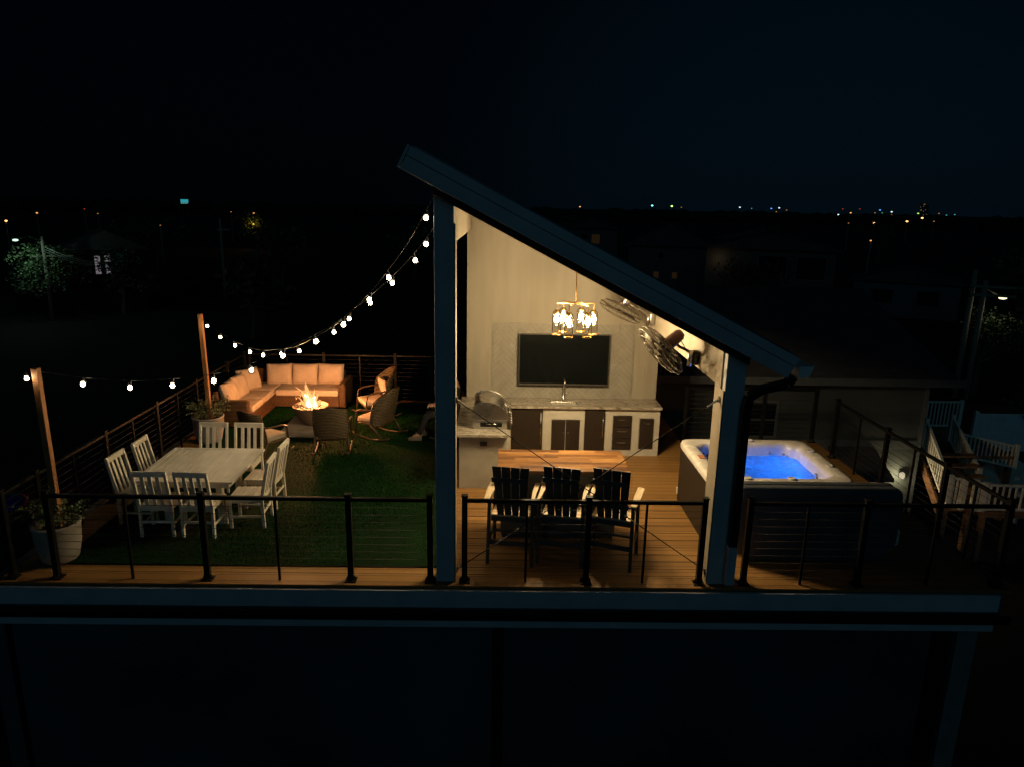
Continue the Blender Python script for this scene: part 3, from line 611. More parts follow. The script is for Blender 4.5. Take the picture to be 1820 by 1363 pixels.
# ---- bar table + stools
bt = thing('bar_table', (0.85, 8.86, 0), 0, 'counter height bar table with butcher block top and taupe base', 'table')
MB().box(-0.845, 0.845, -0.405, 0.405, 1.012, 1.05).build('tabletop', m_block, bt, bevel=0.004)
MB().box(-0.80, 0.72, -0.16, 0.30, 0.06, 1.01).build('base', m_isl, bt, bevel=0.004)
MB().box(-0.78, 0.70, -0.13, 0.28, 0.0, 0.059).build('plinth', m_beam, bt)
def make_stool():
    t = thing('bar_chair', (0, 0, 0), 0, '', 'chair', 'tall slatted chairs at the bar table')
    def bk(x0, x1, off=0.0):  # leaning slat between heights
        return x0, x1
    lean = lambda z: -0.17 - (z - 0.62) * 0.30
    for i in range(4):
        x = -0.188 + i * 0.102; b = MB()
        w = 0.096; sl = []
        zt_ = 1.34 - 0.0 * abs(i - 1.5); vs = []
        fan_ = 1.10
        for z, k in ((0.60, 0.86), (zt_, fan_)):
            xx0, xx1 = x * k, (x + w) * k * 1.0
            if k < 1: xx0, xx1 = (x + w / 2) * k - w * 0.42, (x + w / 2) * k + w * 0.42
            for yy in (lean(z), lean(z) - 0.018): vs += [(xx0, yy, z), (xx1, yy, z)]
        b.add(vs, [(0, 1, 3, 2), (4, 6, 7, 5), (0, 4, 5, 1), (2, 3, 7, 6), (0, 2, 6, 4), (1, 5, 7, 3)])
        b.build('back_slat', m_chairb, t, bevel=0.003)
    for z in (0.84, 1.16):
        MB().bar((-0.215, lean(z) - 0.034, z), (0.215, lean(z) - 0.034, z), 0.022, 0.06).build('back_rail', m_chairb, t, bevel=0.003)
    s = MB()
    for k in range(5): s.box(-0.24, 0.24, -0.20 + k * 0.094, -0.115 + k * 0.094, 0.62 - 0.0, 0.642)
    s.build('seat', m_chaira, t, bevel=0.003)
    MB().box(-0.24, 0.24, -0.21, 0.26, 0.56, 0.617).build('seat_frame', m_chairb, t, bevel=0.003)
    for sx in (-1, 1):
        a = MB(); x = sx * 0.285; a.prism([(x - 0.035, -0.31), (x + 0.03, -0.31), (x + 0.045, 0.05), (x + 0.045, 0.30), (x + 0.02, 0.33), (x - 0.045, 0.33), (x - 0.05, 0.05)], 'Z', 0.858, 0.882)
        a.build('armrest', m_chaira, t, bevel=0.005)
        for y0, y1, nm in ((0.24, 0.27, 'leg'), (-0.19, -0.24, 'leg')):
            MB().bar((sx * 0.262, y0, 0.857), (sx * 0.275, y1, 0.0), 0.04, 0.06, (0, 1, 0)).build(nm, m_chairb, t, bevel=0.003)
        MB().bar((sx * 0.27, -0.20, 0.30), (sx * 0.27, 0.23, 0.30), 0.024, 0.06).build('side_rail', m_chairb, t, bevel=0.003)
    MB().bar((-0.255, 0.255, 0.22), (0.255, 0.255, 0.22), 0.05, 0.03).build('footrest', m_chairb, t, bevel=0.003)
    MB().bar((-0.255, -0.215, 0.28), (0.255, -0.215, 0.28), 0.024, 0.06).build('rear_rail', m_chairb, t, bevel=0.003)
    MB().bar((-0.3, lean(0.87) - 0.03, 0.845), (0.3, lean(0.87) - 0.03, 0.845), 0.03, 0.025).build('arm_rail', m_chairb, t, bevel=0.003)
    return t
st0 = make_stool(); st = [st0, copy_tree(st0), copy_tree(st0)]
place(st[0], (0.20, 8.20, 0), R(-9), 'leftmost dark slatted bar chair, nearest the tall left column')
place(st[1], (0.83, 8.20, 0), R(-13), 'middle dark slatted bar chair at the butcher block table')
place(st[2], (1.45, 8.14, 0), R(-19), 'dark slatted bar chair at the right end, turned most')

# ================================================================== HOT TUB
ht = thing('hot_tub', (3.68, 9.3, 0), 0, 'square hot tub with pale rim, dark sides and glowing blue water', 'hot tub')
def rrect(x0, x1, y0, y1, r, n=6):
    p = []
    for cx, cy, a0 in ((x1 - r, y1 - r, 0), (x0 + r, y1 - r, 90), (x0 + r, y0 + r, 180), (x1 - r, y0 + r, 270)):
        for k in range(n + 1): a = R(a0 + 90 * k / n); p.append((cx + r * math.cos(a), cy + r * math.sin(a)))
    return p
c = MB(); c.prism(rrect(-0.93, 0.93, -0.86, 0.86, 0.10), 'Z', 0.0, 0.86)
# cabinet: open shell
c = MB(); outer = rrect(-0.93, 0.93, -0.86, 0.86, 0.10); inner = rrect(-0.90, 0.90, -0.83, 0.83, 0.08); n = len(outer)
vs = [(x, y, 0.0) for x, y in outer] + [(x, y, 0.86) for x, y in outer] + [(x, y, 0.86) for x, y in inner] + [(x, y, 0.0) for x, y in inner]
fs = []
for i in range(n):
    j = (i + 1) % n
    for q in range(3): fs.append((q * n + i, q * n + j, (q + 1) * n + j, (q + 1) * n + i))
c.add(vs, fs); c.build('cabinet', m_panel, ht)
def pool(sc, k):  # inner contour with moulded bays; k moves it inward
    p = []; N_ = 96
    for i in range(N_):
        a = 2 * PI * i / N_; ca, sa = math.cos(a), math.sin(a)
        e = 0.30; x = math.copysign(abs(ca) ** e, ca); y = math.copysign(abs(sa) ** e, sa)
        m_ = 1.0 - 0.035 * (0.5 + 0.5 * math.cos(a * 8)) * k
        p.append((x * 0.78 * sc * m_, y * 0.71 * sc * m_ * 1.0))
    return p
rings = [(1.0, 'o', 0.855), (1.0, 'o2', 0.90), (0.985, 'o3', 0.935), (0.95, 'o4', 0.945), (1.015, 0, 0.94), (0.985, 1, 0.915), (0.965, 1, 0.86), (0.93, 1, 0.62), (0.90, 1, 0.42), (0.55, 1, 0.40), (0.50, 1, 0.15), (0.01, 1, 0.14)]
def outer_ring(s, z):
    p = []
    for i in range(96):
        a = 2 * PI * i / 96; ca, sa = math.cos(a), math.sin(a); e = 0.17
        p.append((math.copysign(abs(ca) ** e, ca) * 0.955 * s, math.copysign(abs(sa) ** e, sa) * 0.885 * s, z))
    return p
vs = []; RG = []
for s, k, z in rings:
    if isinstance(k, str): RG.append(outer_ring(s, z))
    else: RG.append([(x, y, z) for x, y in pool(s, k)])
for r_ in RG: vs += r_
fs = []
for q in range(len(RG) - 1):
    for i in range(96): j = (i + 1) % 96; fs.append((q * 96 + i, q * 96 + j, (q + 1) * 96 + j, (q + 1) * 96 + i))
sh = MB().add(vs, fs).build('shell', m_shell, ht, smooth=True)
w = MB(); pw_ = pool(0.945, 1); w.add([(x, y, 0.76) for x, y in pw_] + [(0, 0, 0.76)], [(i, (i + 1) % 96, 96) for i in range(96)]); w.build('water', m_water, ht)
for x, y, a in ((-0.42, -0.70, 0), (0.12, -0.70, 0), (0.10, 0.72, 0), (0.79, 0.30, 90), (0.79, -0.25, 90)):
    o = MB().lathe([(0.05, 0), (0.05, 0.018), (0.035, 0.028), (0.03, 0.02), (0.0, 0.02)], n=20).build('air_valve', m_shell, ht, smooth=True); o.location = (x * 1.06, y * 1.08, 0.942)
for x, y, z in ((-0.70, 0.30, 0.86), (-0.70, 0.42, 0.86), (0.36, 0.66, 0.80), (0.56, 0.60, 0.80), (0.70, -0.2, 0.80), (0.66, -0.32, 0.79), (-0.35, 0.60, 0.60), (-0.33, 0.52, 0.60), (0.5, 0.0, 0.55), (0.6, 0.1, 0.55)):
    MB().ball((x, y, z), 0.028, 10, (1, 1, 0.6)).build('jet', m_steel, ht, smooth=True)
MB().cbox((-0.83, 0.05, 0.948), (0.08, 0.14, 0.01)).build('control_pad', pbr('orange_keypad', (0.5, 0.2, 0.1), 0.4), ht, bevel=0.004)
MB().cbox((-0.52, 0.42, 0.82), (0.30, 0.18, 0.08), Matrix.Rotation(R(-20), 3, 'Y')).build('headrest', m_black, ht, bevel=0.03, seg=3)
MB().cbox((-0.935, 0.78, 0.14), (0.012, 0.05, 0.10)).build('drain_cap', m_white, ht, bevel=0.003)
for x, y, z, p in ((-0.45, -0.35, 0.30, 14), (0.35, -0.3, 0.28, 14), (0.0, 0.35, 0.28, 14), (0.55, 0.3, 0.5, 6)):
    lamp('underwater_light', (x, y, z), p, (0.05, 0.27, 1.0), ht, 0.08)

cv = thing('hot_tub_cover', (4.0, 8.24, 0.02), 0, 'folded dark vinyl cover hanging upright in front of the hot tub', 'cover')
def cover_poly(w, h, rb, rt):
    p = []
    for cx, cy, a0, r in ((w - rt, h - rt, 0, rt), (-w + 0.03, h - 0.03, 90, 0.03), (-w + rb, rb, 180, rb), (w - rb, rb, 270, rb)):
        for k in range(9): a = R(a0 + 90 * k / 8); p.append((cx + r * math.cos(a), cy + r * math.sin(a)))
    return p
for i, y in enumerate((-0.145, -0.02)):
    MB().prism(cover_poly(1.03 - 0.012 * i, 0.985, 0.30, 0.12), 'Y', y, y + 0.118).build('foam_half', m_cover, cv, bevel=0.03, seg=4)
MB().tube([(1.035, -0.08, 0.42), (1.07, -0.085, 0.40), (1.07, -0.085, 0.22), (1.035, -0.08, 0.20)], 0.014, 8).build('handle', m_white, cv, smooth=True)
MB().box(-0.9, 0.9, -0.025, -0.022, 0.9, 0.985).build('hinge_strap', m_cover, cv)

# ================================================================== WHITE DINING SET
dt = thing('dining_table', (-4.11, 9.36, 0), 0, 'square white slatted dining table on the artificial turf', 'table')
s = MB(); n = 13
for k in range(n):
    x0 = -0.60 + k * 1.2 / n; s.box(x0 + 0.004, x0 + 1.2 / n - 0.004, -0.60, 0.60, 0.722, 0.745)
s.build('top_slats', m_white, dt, bevel=0.002)
f = MB(); f.box(-0.66, -0.601, -0.66, 0.66, 0.717, 0.748); f.box(0.601, 0.66, -0.66, 0.66, 0.717, 0.748); f.box(-0.60, 0.60, -0.66, -0.601, 0.717, 0.748); f.box(-0.60, 0.60, 0.601, 0.66, 0.717, 0.748)
f.build('top_frame', m_white, dt, bevel=0.004)
f = MB(); f.box(-0.58, 0.58, -0.58, -0.555, 0.63, 0.716); f.box(-0.58, 0.58, 0.555, 0.58, 0.63, 0.716); f.box(-0.58, -0.555, -0.554, 0.554, 0.63, 0.716); f.box(0.555, 0.58, -0.554, 0.554, 0.63, 0.716)
f.build('apron', m_white, dt, bevel=0.002)
for sx in (-1, 1):
    for sy in (-1, 1): MB().box(sx * 0.36 - 0.04, sx * 0.36 + 0.04, sy * 0.34 - 0.04, sy * 0.34 + 0.04, 0.0, 0.628).build('leg', m_white, dt, bevel=0.004)
    MB().box(sx * 0.36 - 0.02, sx * 0.36 + 0.02, -0.298, 0.298, 0.18, 0.24).build('stretcher', m_white, dt, bevel=0.003)
def make_dchair():
    t = thing('dining_chair', (0, 0, 0), 0, '', 'chair', 'white slat back chairs round the dining table')
    # local front = +Y
    s = MB()
    for k in range(6): s.box(-0.215, 0.215, -0.20 + k * 0.072, -0.135 + k * 0.072, 0.425 + 0.0, 0.445)
    s.build('seat', m_white, t, bevel=0.003)
    a = MB(); a.box(-0.21, 0.21, -0.21, -0.19, 0.36, 0.424); a.box(-0.21, 0.21, 0.20, 0.22, 0.36, 0.424); a.box(-0.21, -0.19, -0.189, 0.199, 0.36, 0.424); a.box(0.19, 0.21, -0.189, 0.199, 0.36, 0.424)
    a.build('seat_frame', m_white, t, bevel=0.002)
    bx = lambda z: -0.20 - max(0, z - 0.42) * 0.22
    for sx in (-1, 1):
        p = MB(); p.prism([(-0.235, 0), (-0.195, 0), (-0.182, 0.42), (bx(0.93) + 0.022, 0.93), (bx(0.93) - 0.018, 0.93), (-0.225, 0.42)], 'X', sx * 0.225 - 0.019, sx * 0.225 + 0.019)
        p.build('rear_leg', m_white, t, bevel=0.003)
        MB().box(sx * 0.21 - 0.019, sx * 0.21 + 0.019, 0.20, 0.238, 0.0, 0.424).build('front_leg', m_white, t, bevel=0.003)
        MB().box(sx * 0.215 - 0.01, sx * 0.215 + 0.01, -0.195, 0.20, 0.15, 0.18).build('side_stretcher', m_white, t, bevel=0.002)
    MB().box(-0.205, 0.205, -0.215, -0.195, 0.19, 0.22).build('rear_stretcher', m_white, t, bevel=0.002)
    MB().bar((-0.245, bx(0.90), 0.905), (0.245, bx(0.90), 0.905), 0.028, 0.075).build('top_rail', m_white, t, bevel=0.004)
    for k in range(3):
        x = -0.105 + k * 0.105
        MB().bar((x, bx(0.44), 0.44), (x, bx(0.87), 0.87), 0.052, 0.014, (0, 1, 0)).build('back_slat', m_white, t, bevel=0.002)
    return t
c0 = make_dchair()
spots = [((-4.43, 8.80), 2, 'left one of the two white chairs with their backs to the front railing'),
         ((-3.88, 8.79), -2, 'right one of the two white chairs with their backs to the front railing'),
         ((-4.41, 10.28), 180, 'left one of the two far white chairs, in front of the planter pot'),
         ((-3.87, 10.28), 180, 'right one of the two far white chairs, next to the wicker rocker'),
         ((-4.87, 9.14), -91, 'front one of the two white chairs on the side of the left railing'),
         ((-4.84, 9.76), -89, 'rear one of the two white chairs on the side of the left railing'),
         ((-3.36, 9.06), 93, 'front one of the two white chairs on the open lawn side'),
         ((-3.37, 9.68), 89, 'rear one of the two white chairs on the open lawn side')]
for i, ((x, y), a, lb) in enumerate(spots):
    o = c0 if i == 0 else copy_tree(c0); place(o, (x, y, 0.022), R(a), lb); o.scale = (0.9, 1, 1)

# ================================================================== WICKER SEATING + FIRE
def pillow(w, d, h, t, mat, name, par, loc, rot):
    """puffed cushion; w x h face, t thick"""
    n = 14; vs = []; fs = []
    for side in (-1, 1):
        for j in range(n + 1):
            for i in range(n + 1):
                u = -1 + 2 * i / n; v = -1 + 2 * j / n
                pf = ((1 - abs(u) ** 3.5) * (1 - abs(v) ** 3.5)); th = t * 0.5 * (0.10 + 0.90 * max(0, pf) ** 0.42)
                pin = 1 - 0.035 * (1 - abs(v) ** 2) if abs(u) > 0.9 else 1; pin2 = 1 - 0.035 * (1 - abs(u) ** 2) if abs(v) > 0.9 else 1
                th *= 1 + 0.05 * math.sin(5 * u + 3 * v + w * 9)
                vs.append((u * w / 2 * pin, side * th, v * h / 2 * pin2))
    m = (n + 1) ** 2
    for s_ in (0, 1):
        for j in range(n):
            for i in range(n):
                a = s_ * m + j * (n + 1) + i; q = (a, a + 1, a + n + 2, a + n + 1); fs.append(q if s_ else q[::-1])
    ed = [i for i in range(n + 1)] + [j * (n + 1) + n for j in range(1, n + 1)] + [n * (n + 1) + i for i in range(n - 1, -1, -1)] + [j * (n + 1) for j in range(n - 1, 0, -1)]
    for k in range(len(ed)):
        a, b = ed[k], ed[(k + 1) % len(ed)]; fs.append((a, b, b + m, a + m))
    o = MB().add(vs, fs).build(name, mat, par, smooth=True); o.location = loc; o.rotation_euler = rot; return o
sf = thing('sectional_sofa', (-4.4, 14.6, 0), 0, 'L shaped wicker sectional sofa with beige cushions round the fire', 'sofa')
sb = MB(); sb.box(-0.42, 1.00, 0.02, 0.72, 0.07, 0.30); sb.box(-1.02, -0.42, -1.30, 0.72, 0.07, 0.30); sb.build('base', m_wicks, sf, bevel=0.012)
b = MB(); b.box(-1.02, 1.00, 0.72, 0.84, 0.07, 0.72); b.build('back_rest', m_wicks, sf, bevel=0.03, seg=3)
b = MB(); b.box(-1.14, -1.02, -1.30, 0.84, 0.07, 0.72); b.build('back_rest', m_wicks, sf, bevel=0.03, seg=3)
a = MB(); a.box(1.0, 1.15, 0.0, 0.84, 0.05, 0.58); a.build('arm', m_wicks, sf, bevel=0.05, seg=4)
a = MB(); a.box(-1.14, -0.40, -1.42, -1.30, 0.05, 0.58); a.build('arm', m_wicks, sf, bevel=0.04, seg=4)
a = MB(); a.box(-0.41, -0.355, -1.30, 0.0, 0.06, 0.10); a.build('kick_rail', m_wicks, sf)
def seatc(x0, x1, y0, y1):
    MB().box(x0 + 0.006, x1 - 0.006, y0, y1, 0.302, 0.435).build('seat_cushion', m_cush, sf, bevel=0.032, seg=4)
seatc(-0.34, 0.33, -0.01, 0.66); seatc(0.33, 1.0, -0.01, 0.66)
seatc(-1.0, -0.36, 0.0, 0.66); seatc(-1.0, -0.36, -0.64, -0.01); seatc(-1.0, -0.36, -1.29, -0.65)
for x in (-0.08, 0.36, 0.80): pass
for i, x in enumerate((-0.41, 0.155, 0.72)): pillow(0.565, 0, 0.46, 0.20, m_cush, 'back_cushion', sf, (x, 0.60, 0.63 + 0.008 * i), (R(-14), R((i - 1) * 1.5), 0))
for i, y in enumerate((-1.02, -0.48, 0.08)): pillow(0.54, 0, 0.46, 0.20, m_cush, 'back_cushion', sf, (-0.90, y, 0.63), (R(-16), 0, R(90 - 4 * i + (0 if i < 2 else -25))))

sl = MB().box(-0.52, 0.5, -0.5, 0.5, 0, 0.12).build('stone_plinth', m_stone, None, bevel=0.012); sl.location = (-3.56, 13.2, 0.022)
tag(sl, 'flat square cast stone slab under the fire bowl', 'plinth')
fb = thing('fire_bowl', (-3.62, 13.2, 0.142), 0, 'round concrete gas fire bowl burning with tall orange flames', 'fire bowl')
MB().lathe([(0.13, 0.0), (0.15, 0.03), (0.22, 0.10), (0.29, 0.22), (0.335, 0.34), (0.345, 0.36), (0.335, 0.372), (0.305, 0.365), (0.29, 0.33), (0.0, 0.31)], n=48).build('bowl', m_bowl, fb, smooth=True)
rk = MB()
for k in range(230):
    a = random.uniform(0, 2 * PI); r_ = 0.285 * math.sqrt(random.random()); rk.ball((r_ * math.cos(a), r_ * math.sin(a), 0.345 + random.uniform(-0.01, 0.012)), random.uniform(0.010, 0.021), 6, (1, random.uniform(.7, 1.1), 0.7))
tag(rk.build('fire_stones', pbr('pale_fire_glass', (0.42, 0.36, 0.29), 0.35, var=0.7, scale=30), fb), kind='stuff')
def tongue(mb, x, y, h, r, lean, tw, z0=0.345):
    pts = []; n = 14
    for i in range(n + 1):
        t = i / n; pts.append((x + lean * h * t ** 1.5 + 0.035 * math.sin(t * 5 + tw) * t, y + 0.02 * math.sin(t * 7 + tw * 2) * t, z0 + h * t))
    mb.tube(pts, lambda t: r * (0.45 + 1.0 * math.sin(PI * min(1, t * 1.25 + 0.12)) ** 0.8 if t < 0.5 else 1.42 * (1 - t) ** 0.75 * (1 + 0.15 * math.sin(t * 17 + tw))) + 0.001, 10)
f1 = MB(); f2 = MB()
for x, y, h, r_, l, tw in ((0.04, 0, 0.30, 0.052, -0.22, 0.3), (-0.01, 0.02, 0.24, 0.048, -0.38, 1.4), (0.09, -0.02, 0.20, 0.045, -0.05, 2.2), (0.02, -0.05, 0.18, 0.05, -0.2, 3.1), (0.07, 0.03, 0.22, 0.04, -0.1, 4.4)): tongue(f1, x, y, h, r_, l, tw)
for x, y, h, r_, l, tw in ((0.03, 0.02, 0.47, 0.034, -0.20, 0.8), (-0.04, 0.0, 0.33, 0.032, -0.42, 2.0), (0.08, 0.04, 0.34, 0.034, -0.08, 3.0), (0.13, -0.02, 0.21, 0.026, 0.12, 1.0), (-0.08, -0.03, 0.19, 0.022, -0.95, 4.0), (0.15, 0.02, 0.14, 0.02, 0.3, 5.0), (-0.02, 0.05, 0.38, 0.026, -0.6, 5.5), (0.05, -0.06, 0.38, 0.03, -0.25, 0.1), (0.0, 0.03, 0.43, 0.026, -0.3, 2.6), (0.10, 0.0, 0.28, 0.028, 0.1, 3.9)): tongue(f2, x, y, h, r_, l, tw)
f1.build('flame', m_fl1, fb, smooth=True); f2.build('flame', m_fl2, fb, smooth=True)
for k, (dx, dz) in enumerate(((-0.19, 0.52), (-0.27, 0.47), (-0.13, 0.50))):
    m_ = MB(); m_.tube([(dx, 0, dz), (dx + 0.015, 0, dz + 0.03), (dx - 0.01, 0, dz + 0.055)], lambda t: 0.012 * math.sin(PI * min(.98, t + .05)) + 0.001, 8); m_.build('flame_wisp', m_fl2, fb, smooth=True)
lamp('fire_light', (0.04, 0.0, 0.62), 340.0, (1.0, 0.38, 0.12), fb, 0.12)
lamp('fire_light', (0.04, 0.0, 0.45), 40.0, (1.0, 0.38, 0.12), fb, 0.08)

def make_rocker(high, rock, lab):
    t = thing('wicker_rocker', (0, 0, 0), 0, lab, 'chair', 'wicker rocking chairs round the fire')
    H = 0.99 if high else 0.88; z0 = 0.26; n, m = 16, 14
    def bp(u, v):
        top = H * (1 - (0.26 if high else 0.07) * abs(u) ** 3) + (0 if high else 0.015 * math.cos(u * 5)); z = z0 + (top - z0) * v
        wd = ((0.33 if high else 0.275) + (0.03 if high else 0.02) * math.sin(PI * v)) * (1 - (0.12 * v ** 3 if high else 0))
        y = -0.24 - 0.30 * (z - 0.3) + (0.22 if high else 0.12) * abs(u) ** 2.4 * (0.6 + 0.4 * v)
        return Vector((u * wd, y, z))
    vs = [bp(-1 + 2 * i / n, j / m) for j in range(m + 1) for i in range(n + 1)]
    fs = [(j * (n + 1) + i, j * (n + 1) + i + 1, (j + 1) * (n + 1) + i + 1, (j + 1) * (n + 1) + i) for j in range(m) for i in range(n)]
    MB().add(vs, fs).build('woven_back', m_wick, t, smooth=True, solid=0.022)
    e = [bp(-1, j / m) for j in range(m + 1)] + [bp(-1 + 2 * i / n, 1) for i in range(1, n)] + [bp(1, 1 - j / m) for j in range(m + 1)]
    MB().tube(e, 0.015, 8).build('back_frame', m_tubeb, t, smooth=True)
    MB().tube([bp(-1 + 2 * i / n, 0) for i in range(n + 1)], 0.012, 8).build('lower_bar', m_tubeb, t, smooth=True)
    s = MB(); s.box(-0.27, 0.27, -0.22, 0.27, 0.265, 0.30); s.build('seat_frame', m_wick, t, bevel=0.01)
    MB().box(-0.255, 0.255, -0.20, 0.285, 0.302, 0.40).build('seat_cushion', m_cush if high else m_cushg, t, bevel=0.03, seg=4)
    if high: pillow(0.40, 0, 0.36, 0.12, m_cush, 'back_pillow', t, (0, -0.20, 0.60), (R(-14), 0, 0))
    for sx in (-1, 1):
        x = sx * 0.30
        ar = [(x * 0.98, -0.27, 0.60), (x * 1.03, -0.08, 0.58), (x * 1.04, 0.16, 0.56), (x * 1.02, 0.25, 0.52), (x, 0.27, 0.40), (x, 0.29, 0.07 if rock else 0.01)]
        MB().tube(ar, 0.016, 8).build('arm_and_leg', m_tubeb, t, smooth=True)
        MB().tube([bp(sx, 0.12), (x, -0.30, 0.06 if rock else 0.01)], 0.018, 8).build('rear_leg', m_tubeb, t, smooth=True)
        if rock:
            MB().tube([(x, 0.40 - 0.88 * k / 12, 0.018 + 0.10 * ((k - 6.2) / 6.2) ** 2 * 0.9) for k in range(13)], 0.016, 8).build('rocker_rail', m_tubeb, t, smooth=True)
    return t
rA = make_rocker(False, True, 'wicker rocker seen from behind, between camera and fire bowl')
place(rA, (-2.93, 12.05, 0.022), R(6), rA['label'])
rB = copy_tree(rA); place(rB, (-4.05, 11.72, 0.022), R(-30), 'wicker rocker behind the far white chairs, turned half right to the fire')
rC = make_rocker(True, True, 'far high backed wicker rocker with its seat cushion lit orange by the fire')
place(rC, (-2.55, 14.15, 0.022), R(118), rC['label'])
rD = copy_tree(rC); place(rD, (-2.28, 12.9, 0.022), R(62), 'near high backed wicker rocker right of the fire, seen from its back')
rE = copy_tree(rC); place(rE, (-0.90, 12.85, 0.022), R(95), 'high backed wicker rocker with a seated person, half hidden by the left column')

# ================================================================== PERSON (seated, facing the fire)
pe = thing('person', (-0.98, 12.85, 0.022), R(95), 'person in dark clothes seated in a rocker, mostly hidden by the column', 'person')
m_skin = pbr('skin', (0.48, 0.26, 0.18), 0.55, var=0.08, scale=12)
m_cloth = pbr('dark_clothing', (0.007, 0.008, 0.011), 0.9, var=0.2, bump=0.4)
m_shoe = pbr('pale_sneaker', (0.20, 0.17, 0.14), 0.6, var=0.1)
def skin(name, verts, edges, radii, mat, par, sub=2):
    me = bpy.data.meshes.new(name); me.from_pydata(verts, edges, []); me.materials.append(mat)
    o = bpy.data.objects.new(name, me); COL.objects.link(o); o.parent = par
    s_ = o.modifiers.new('k', 'SKIN'); s_.use_smooth_shade = True
    for i, r_ in enumerate(radii): me.skin_vertices[0].data[i].radius = r_ if isinstance(r_, tuple) else (r_, r_)
    me.skin_vertices[0].data[0].use_root = True
    u = o.modifiers.new('u', 'SUBSURF'); u.levels = sub; u.render_levels = sub; return o
V = [(0, -0.12, 0.46), (0, -0.15, 0.66), (0, -0.18, 0.88), (0, -0.16, 1.02), (0, -0.14, 1.09), (0, -0.11, 1.15), (0, -0.08, 1.25),
     (0.09, -0.08, 0.45), (0.11, 0.34, 0.47), (0.11, 0.42, 0.10), (-0.09, -0.08, 0.45), (-0.13, 0.36, 0.48), (-0.16, 0.52, 0.10),
     (0.17, -0.17, 0.98), (0.22, -0.08, 0.72), (0.17, 0.16, 0.62), (-0.17, -0.17, 0.98), (-0.23, -0.08, 0.74), (-0.15, 0.16, 0.66),
     (0.11, 0.54, 0.06), (-0.16, 0.64, 0.06), (0.16, 0.24, 0.60), (-0.13, 0.24, 0.65)]
E_ = [(0, 1), (1, 2), (2, 3), (3, 4), (4, 5), (5, 6), (0, 7), (7, 8), (8, 9), (0, 10), (10, 11), (11, 12), (3, 13), (13, 14), (14, 15), (3, 16), (16, 17), (17, 18), (9, 19), (12, 20), (15, 21), (18, 22)]
Rr = [(0.15, 0.12), (0.14, 0.11), (0.16, 0.11), (0.12, 0.08), 0.055, 0.065, 0.095, 0.09, 0.062, 0.042, 0.09, 0.062, 0.042, 0.06, 0.045, 0.03, 0.06, 0.045, 0.03, 0.035, 0.035, 0.028, 0.028]
body = skin('body', V, E_, Rr, m_skin, pe)
cl = skin('clothing', V[:4] + V[7:19], [(0, 1), (1, 2), (2, 3), (0, 4), (4, 5), (5, 6), (0, 7), (7, 8), (8, 9), (3, 10), (10, 11), (11, 12), (3, 13), (13, 14), (14, 15)],
          [(0.165, 0.135), (0.155, 0.125), (0.175, 0.125), (0.135, 0.09), 0.105, 0.076, 0.055, 0.105, 0.076, 0.055, 0.075, 0.058, 0.042, 0.075, 0.058, 0.042], m_cloth, pe)
hh = MB(); hh.ball((0, -0.08, 1.27), 0.108, 16, (0.9, 1.05, 1.15)); hh.ball((0, -0.155, 1.22), 0.07, 12)
head = MB(); head.ball((0, -0.055, 1.245), 0.10, 20, (0.80, 0.95, 1.2)); head.ball((0, 0.045, 1.24), 0.018, 8, (0.8, 1.2, 1.4)); head.ball((0, 0.02, 1.165), 0.03, 10, (1, .8, .7))
head.ball((0.082, -0.05, 1.245), 0.022, 8, (.4, .8, 1.2)); head.ball((-0.082, -0.05, 1.245), 0.022, 8, (.4, .8, 1.2)); head.tube([(-0.022, 0.036, 1.20), (0, 0.042, 1.198), (0.022, 0.036, 1.20)], 0.006, 6)
head.build('head', m_skin, pe, smooth=True)
ey = MB(); ey.ball((0.032, 0.030, 1.262), 0.012, 8); ey.ball((-0.032, 0.030, 1.262), 0.012, 8); ey.build('eyes', m_screen, pe, smooth=True)
hr = MB(); hr.ball((0, -0.085, 1.285), 0.108, 18, (0.86, 0.98, 1.05)); hr.build('hair', pbr('dark_hair', (0.02, 0.014, 0.01), 0.7), pe, smooth=True)
for sx, hx, hz in ((1, 0.16, 0.60), (-1, -0.13, 0.65)):
    hm = MB(); hm.ball((hx, 0.27, hz), 0.04, 12, (0.95, 1.1, 0.45))
    for k in range(4):
        fx = hx - 0.030 + k * 0.020; L_ = (0.052, 0.062, 0.058, 0.044)[k]
        hm.tube([(fx, 0.29, hz), (fx, 0.29 + L_ * 0.6, hz + 0.004), (fx, 0.29 + L_ * 0.95, hz - 0.016), (fx, 0.29 + L_, hz - 0.035)], lambda t: 0.009 - 0.003 * t, 8)
    hm.tube([(hx - sx * 0.03, 0.25, hz), (hx - sx * 0.055, 0.28, hz - 0.005), (hx - sx * 0.06, 0.305, hz - 0.015)], lambda t: 0.011 - 0.003 * t, 8)
    hm.build('hand', m_skin, pe, smooth=True)
for x, y in ((0.11, 0.42), (-0.16, 0.52)):
    s_ = MB(); s_.prism([(y - 0.06, 0.0), (y + 0.19, 0.0), (y + 0.20, 0.035), (y + 0.14, 0.06), (y + 0.03, 0.09), (y - 0.06, 0.09)], 'X', x - 0.045, x + 0.045); s_.build('shoe', m_shoe, pe, bevel=0.015, seg=3)

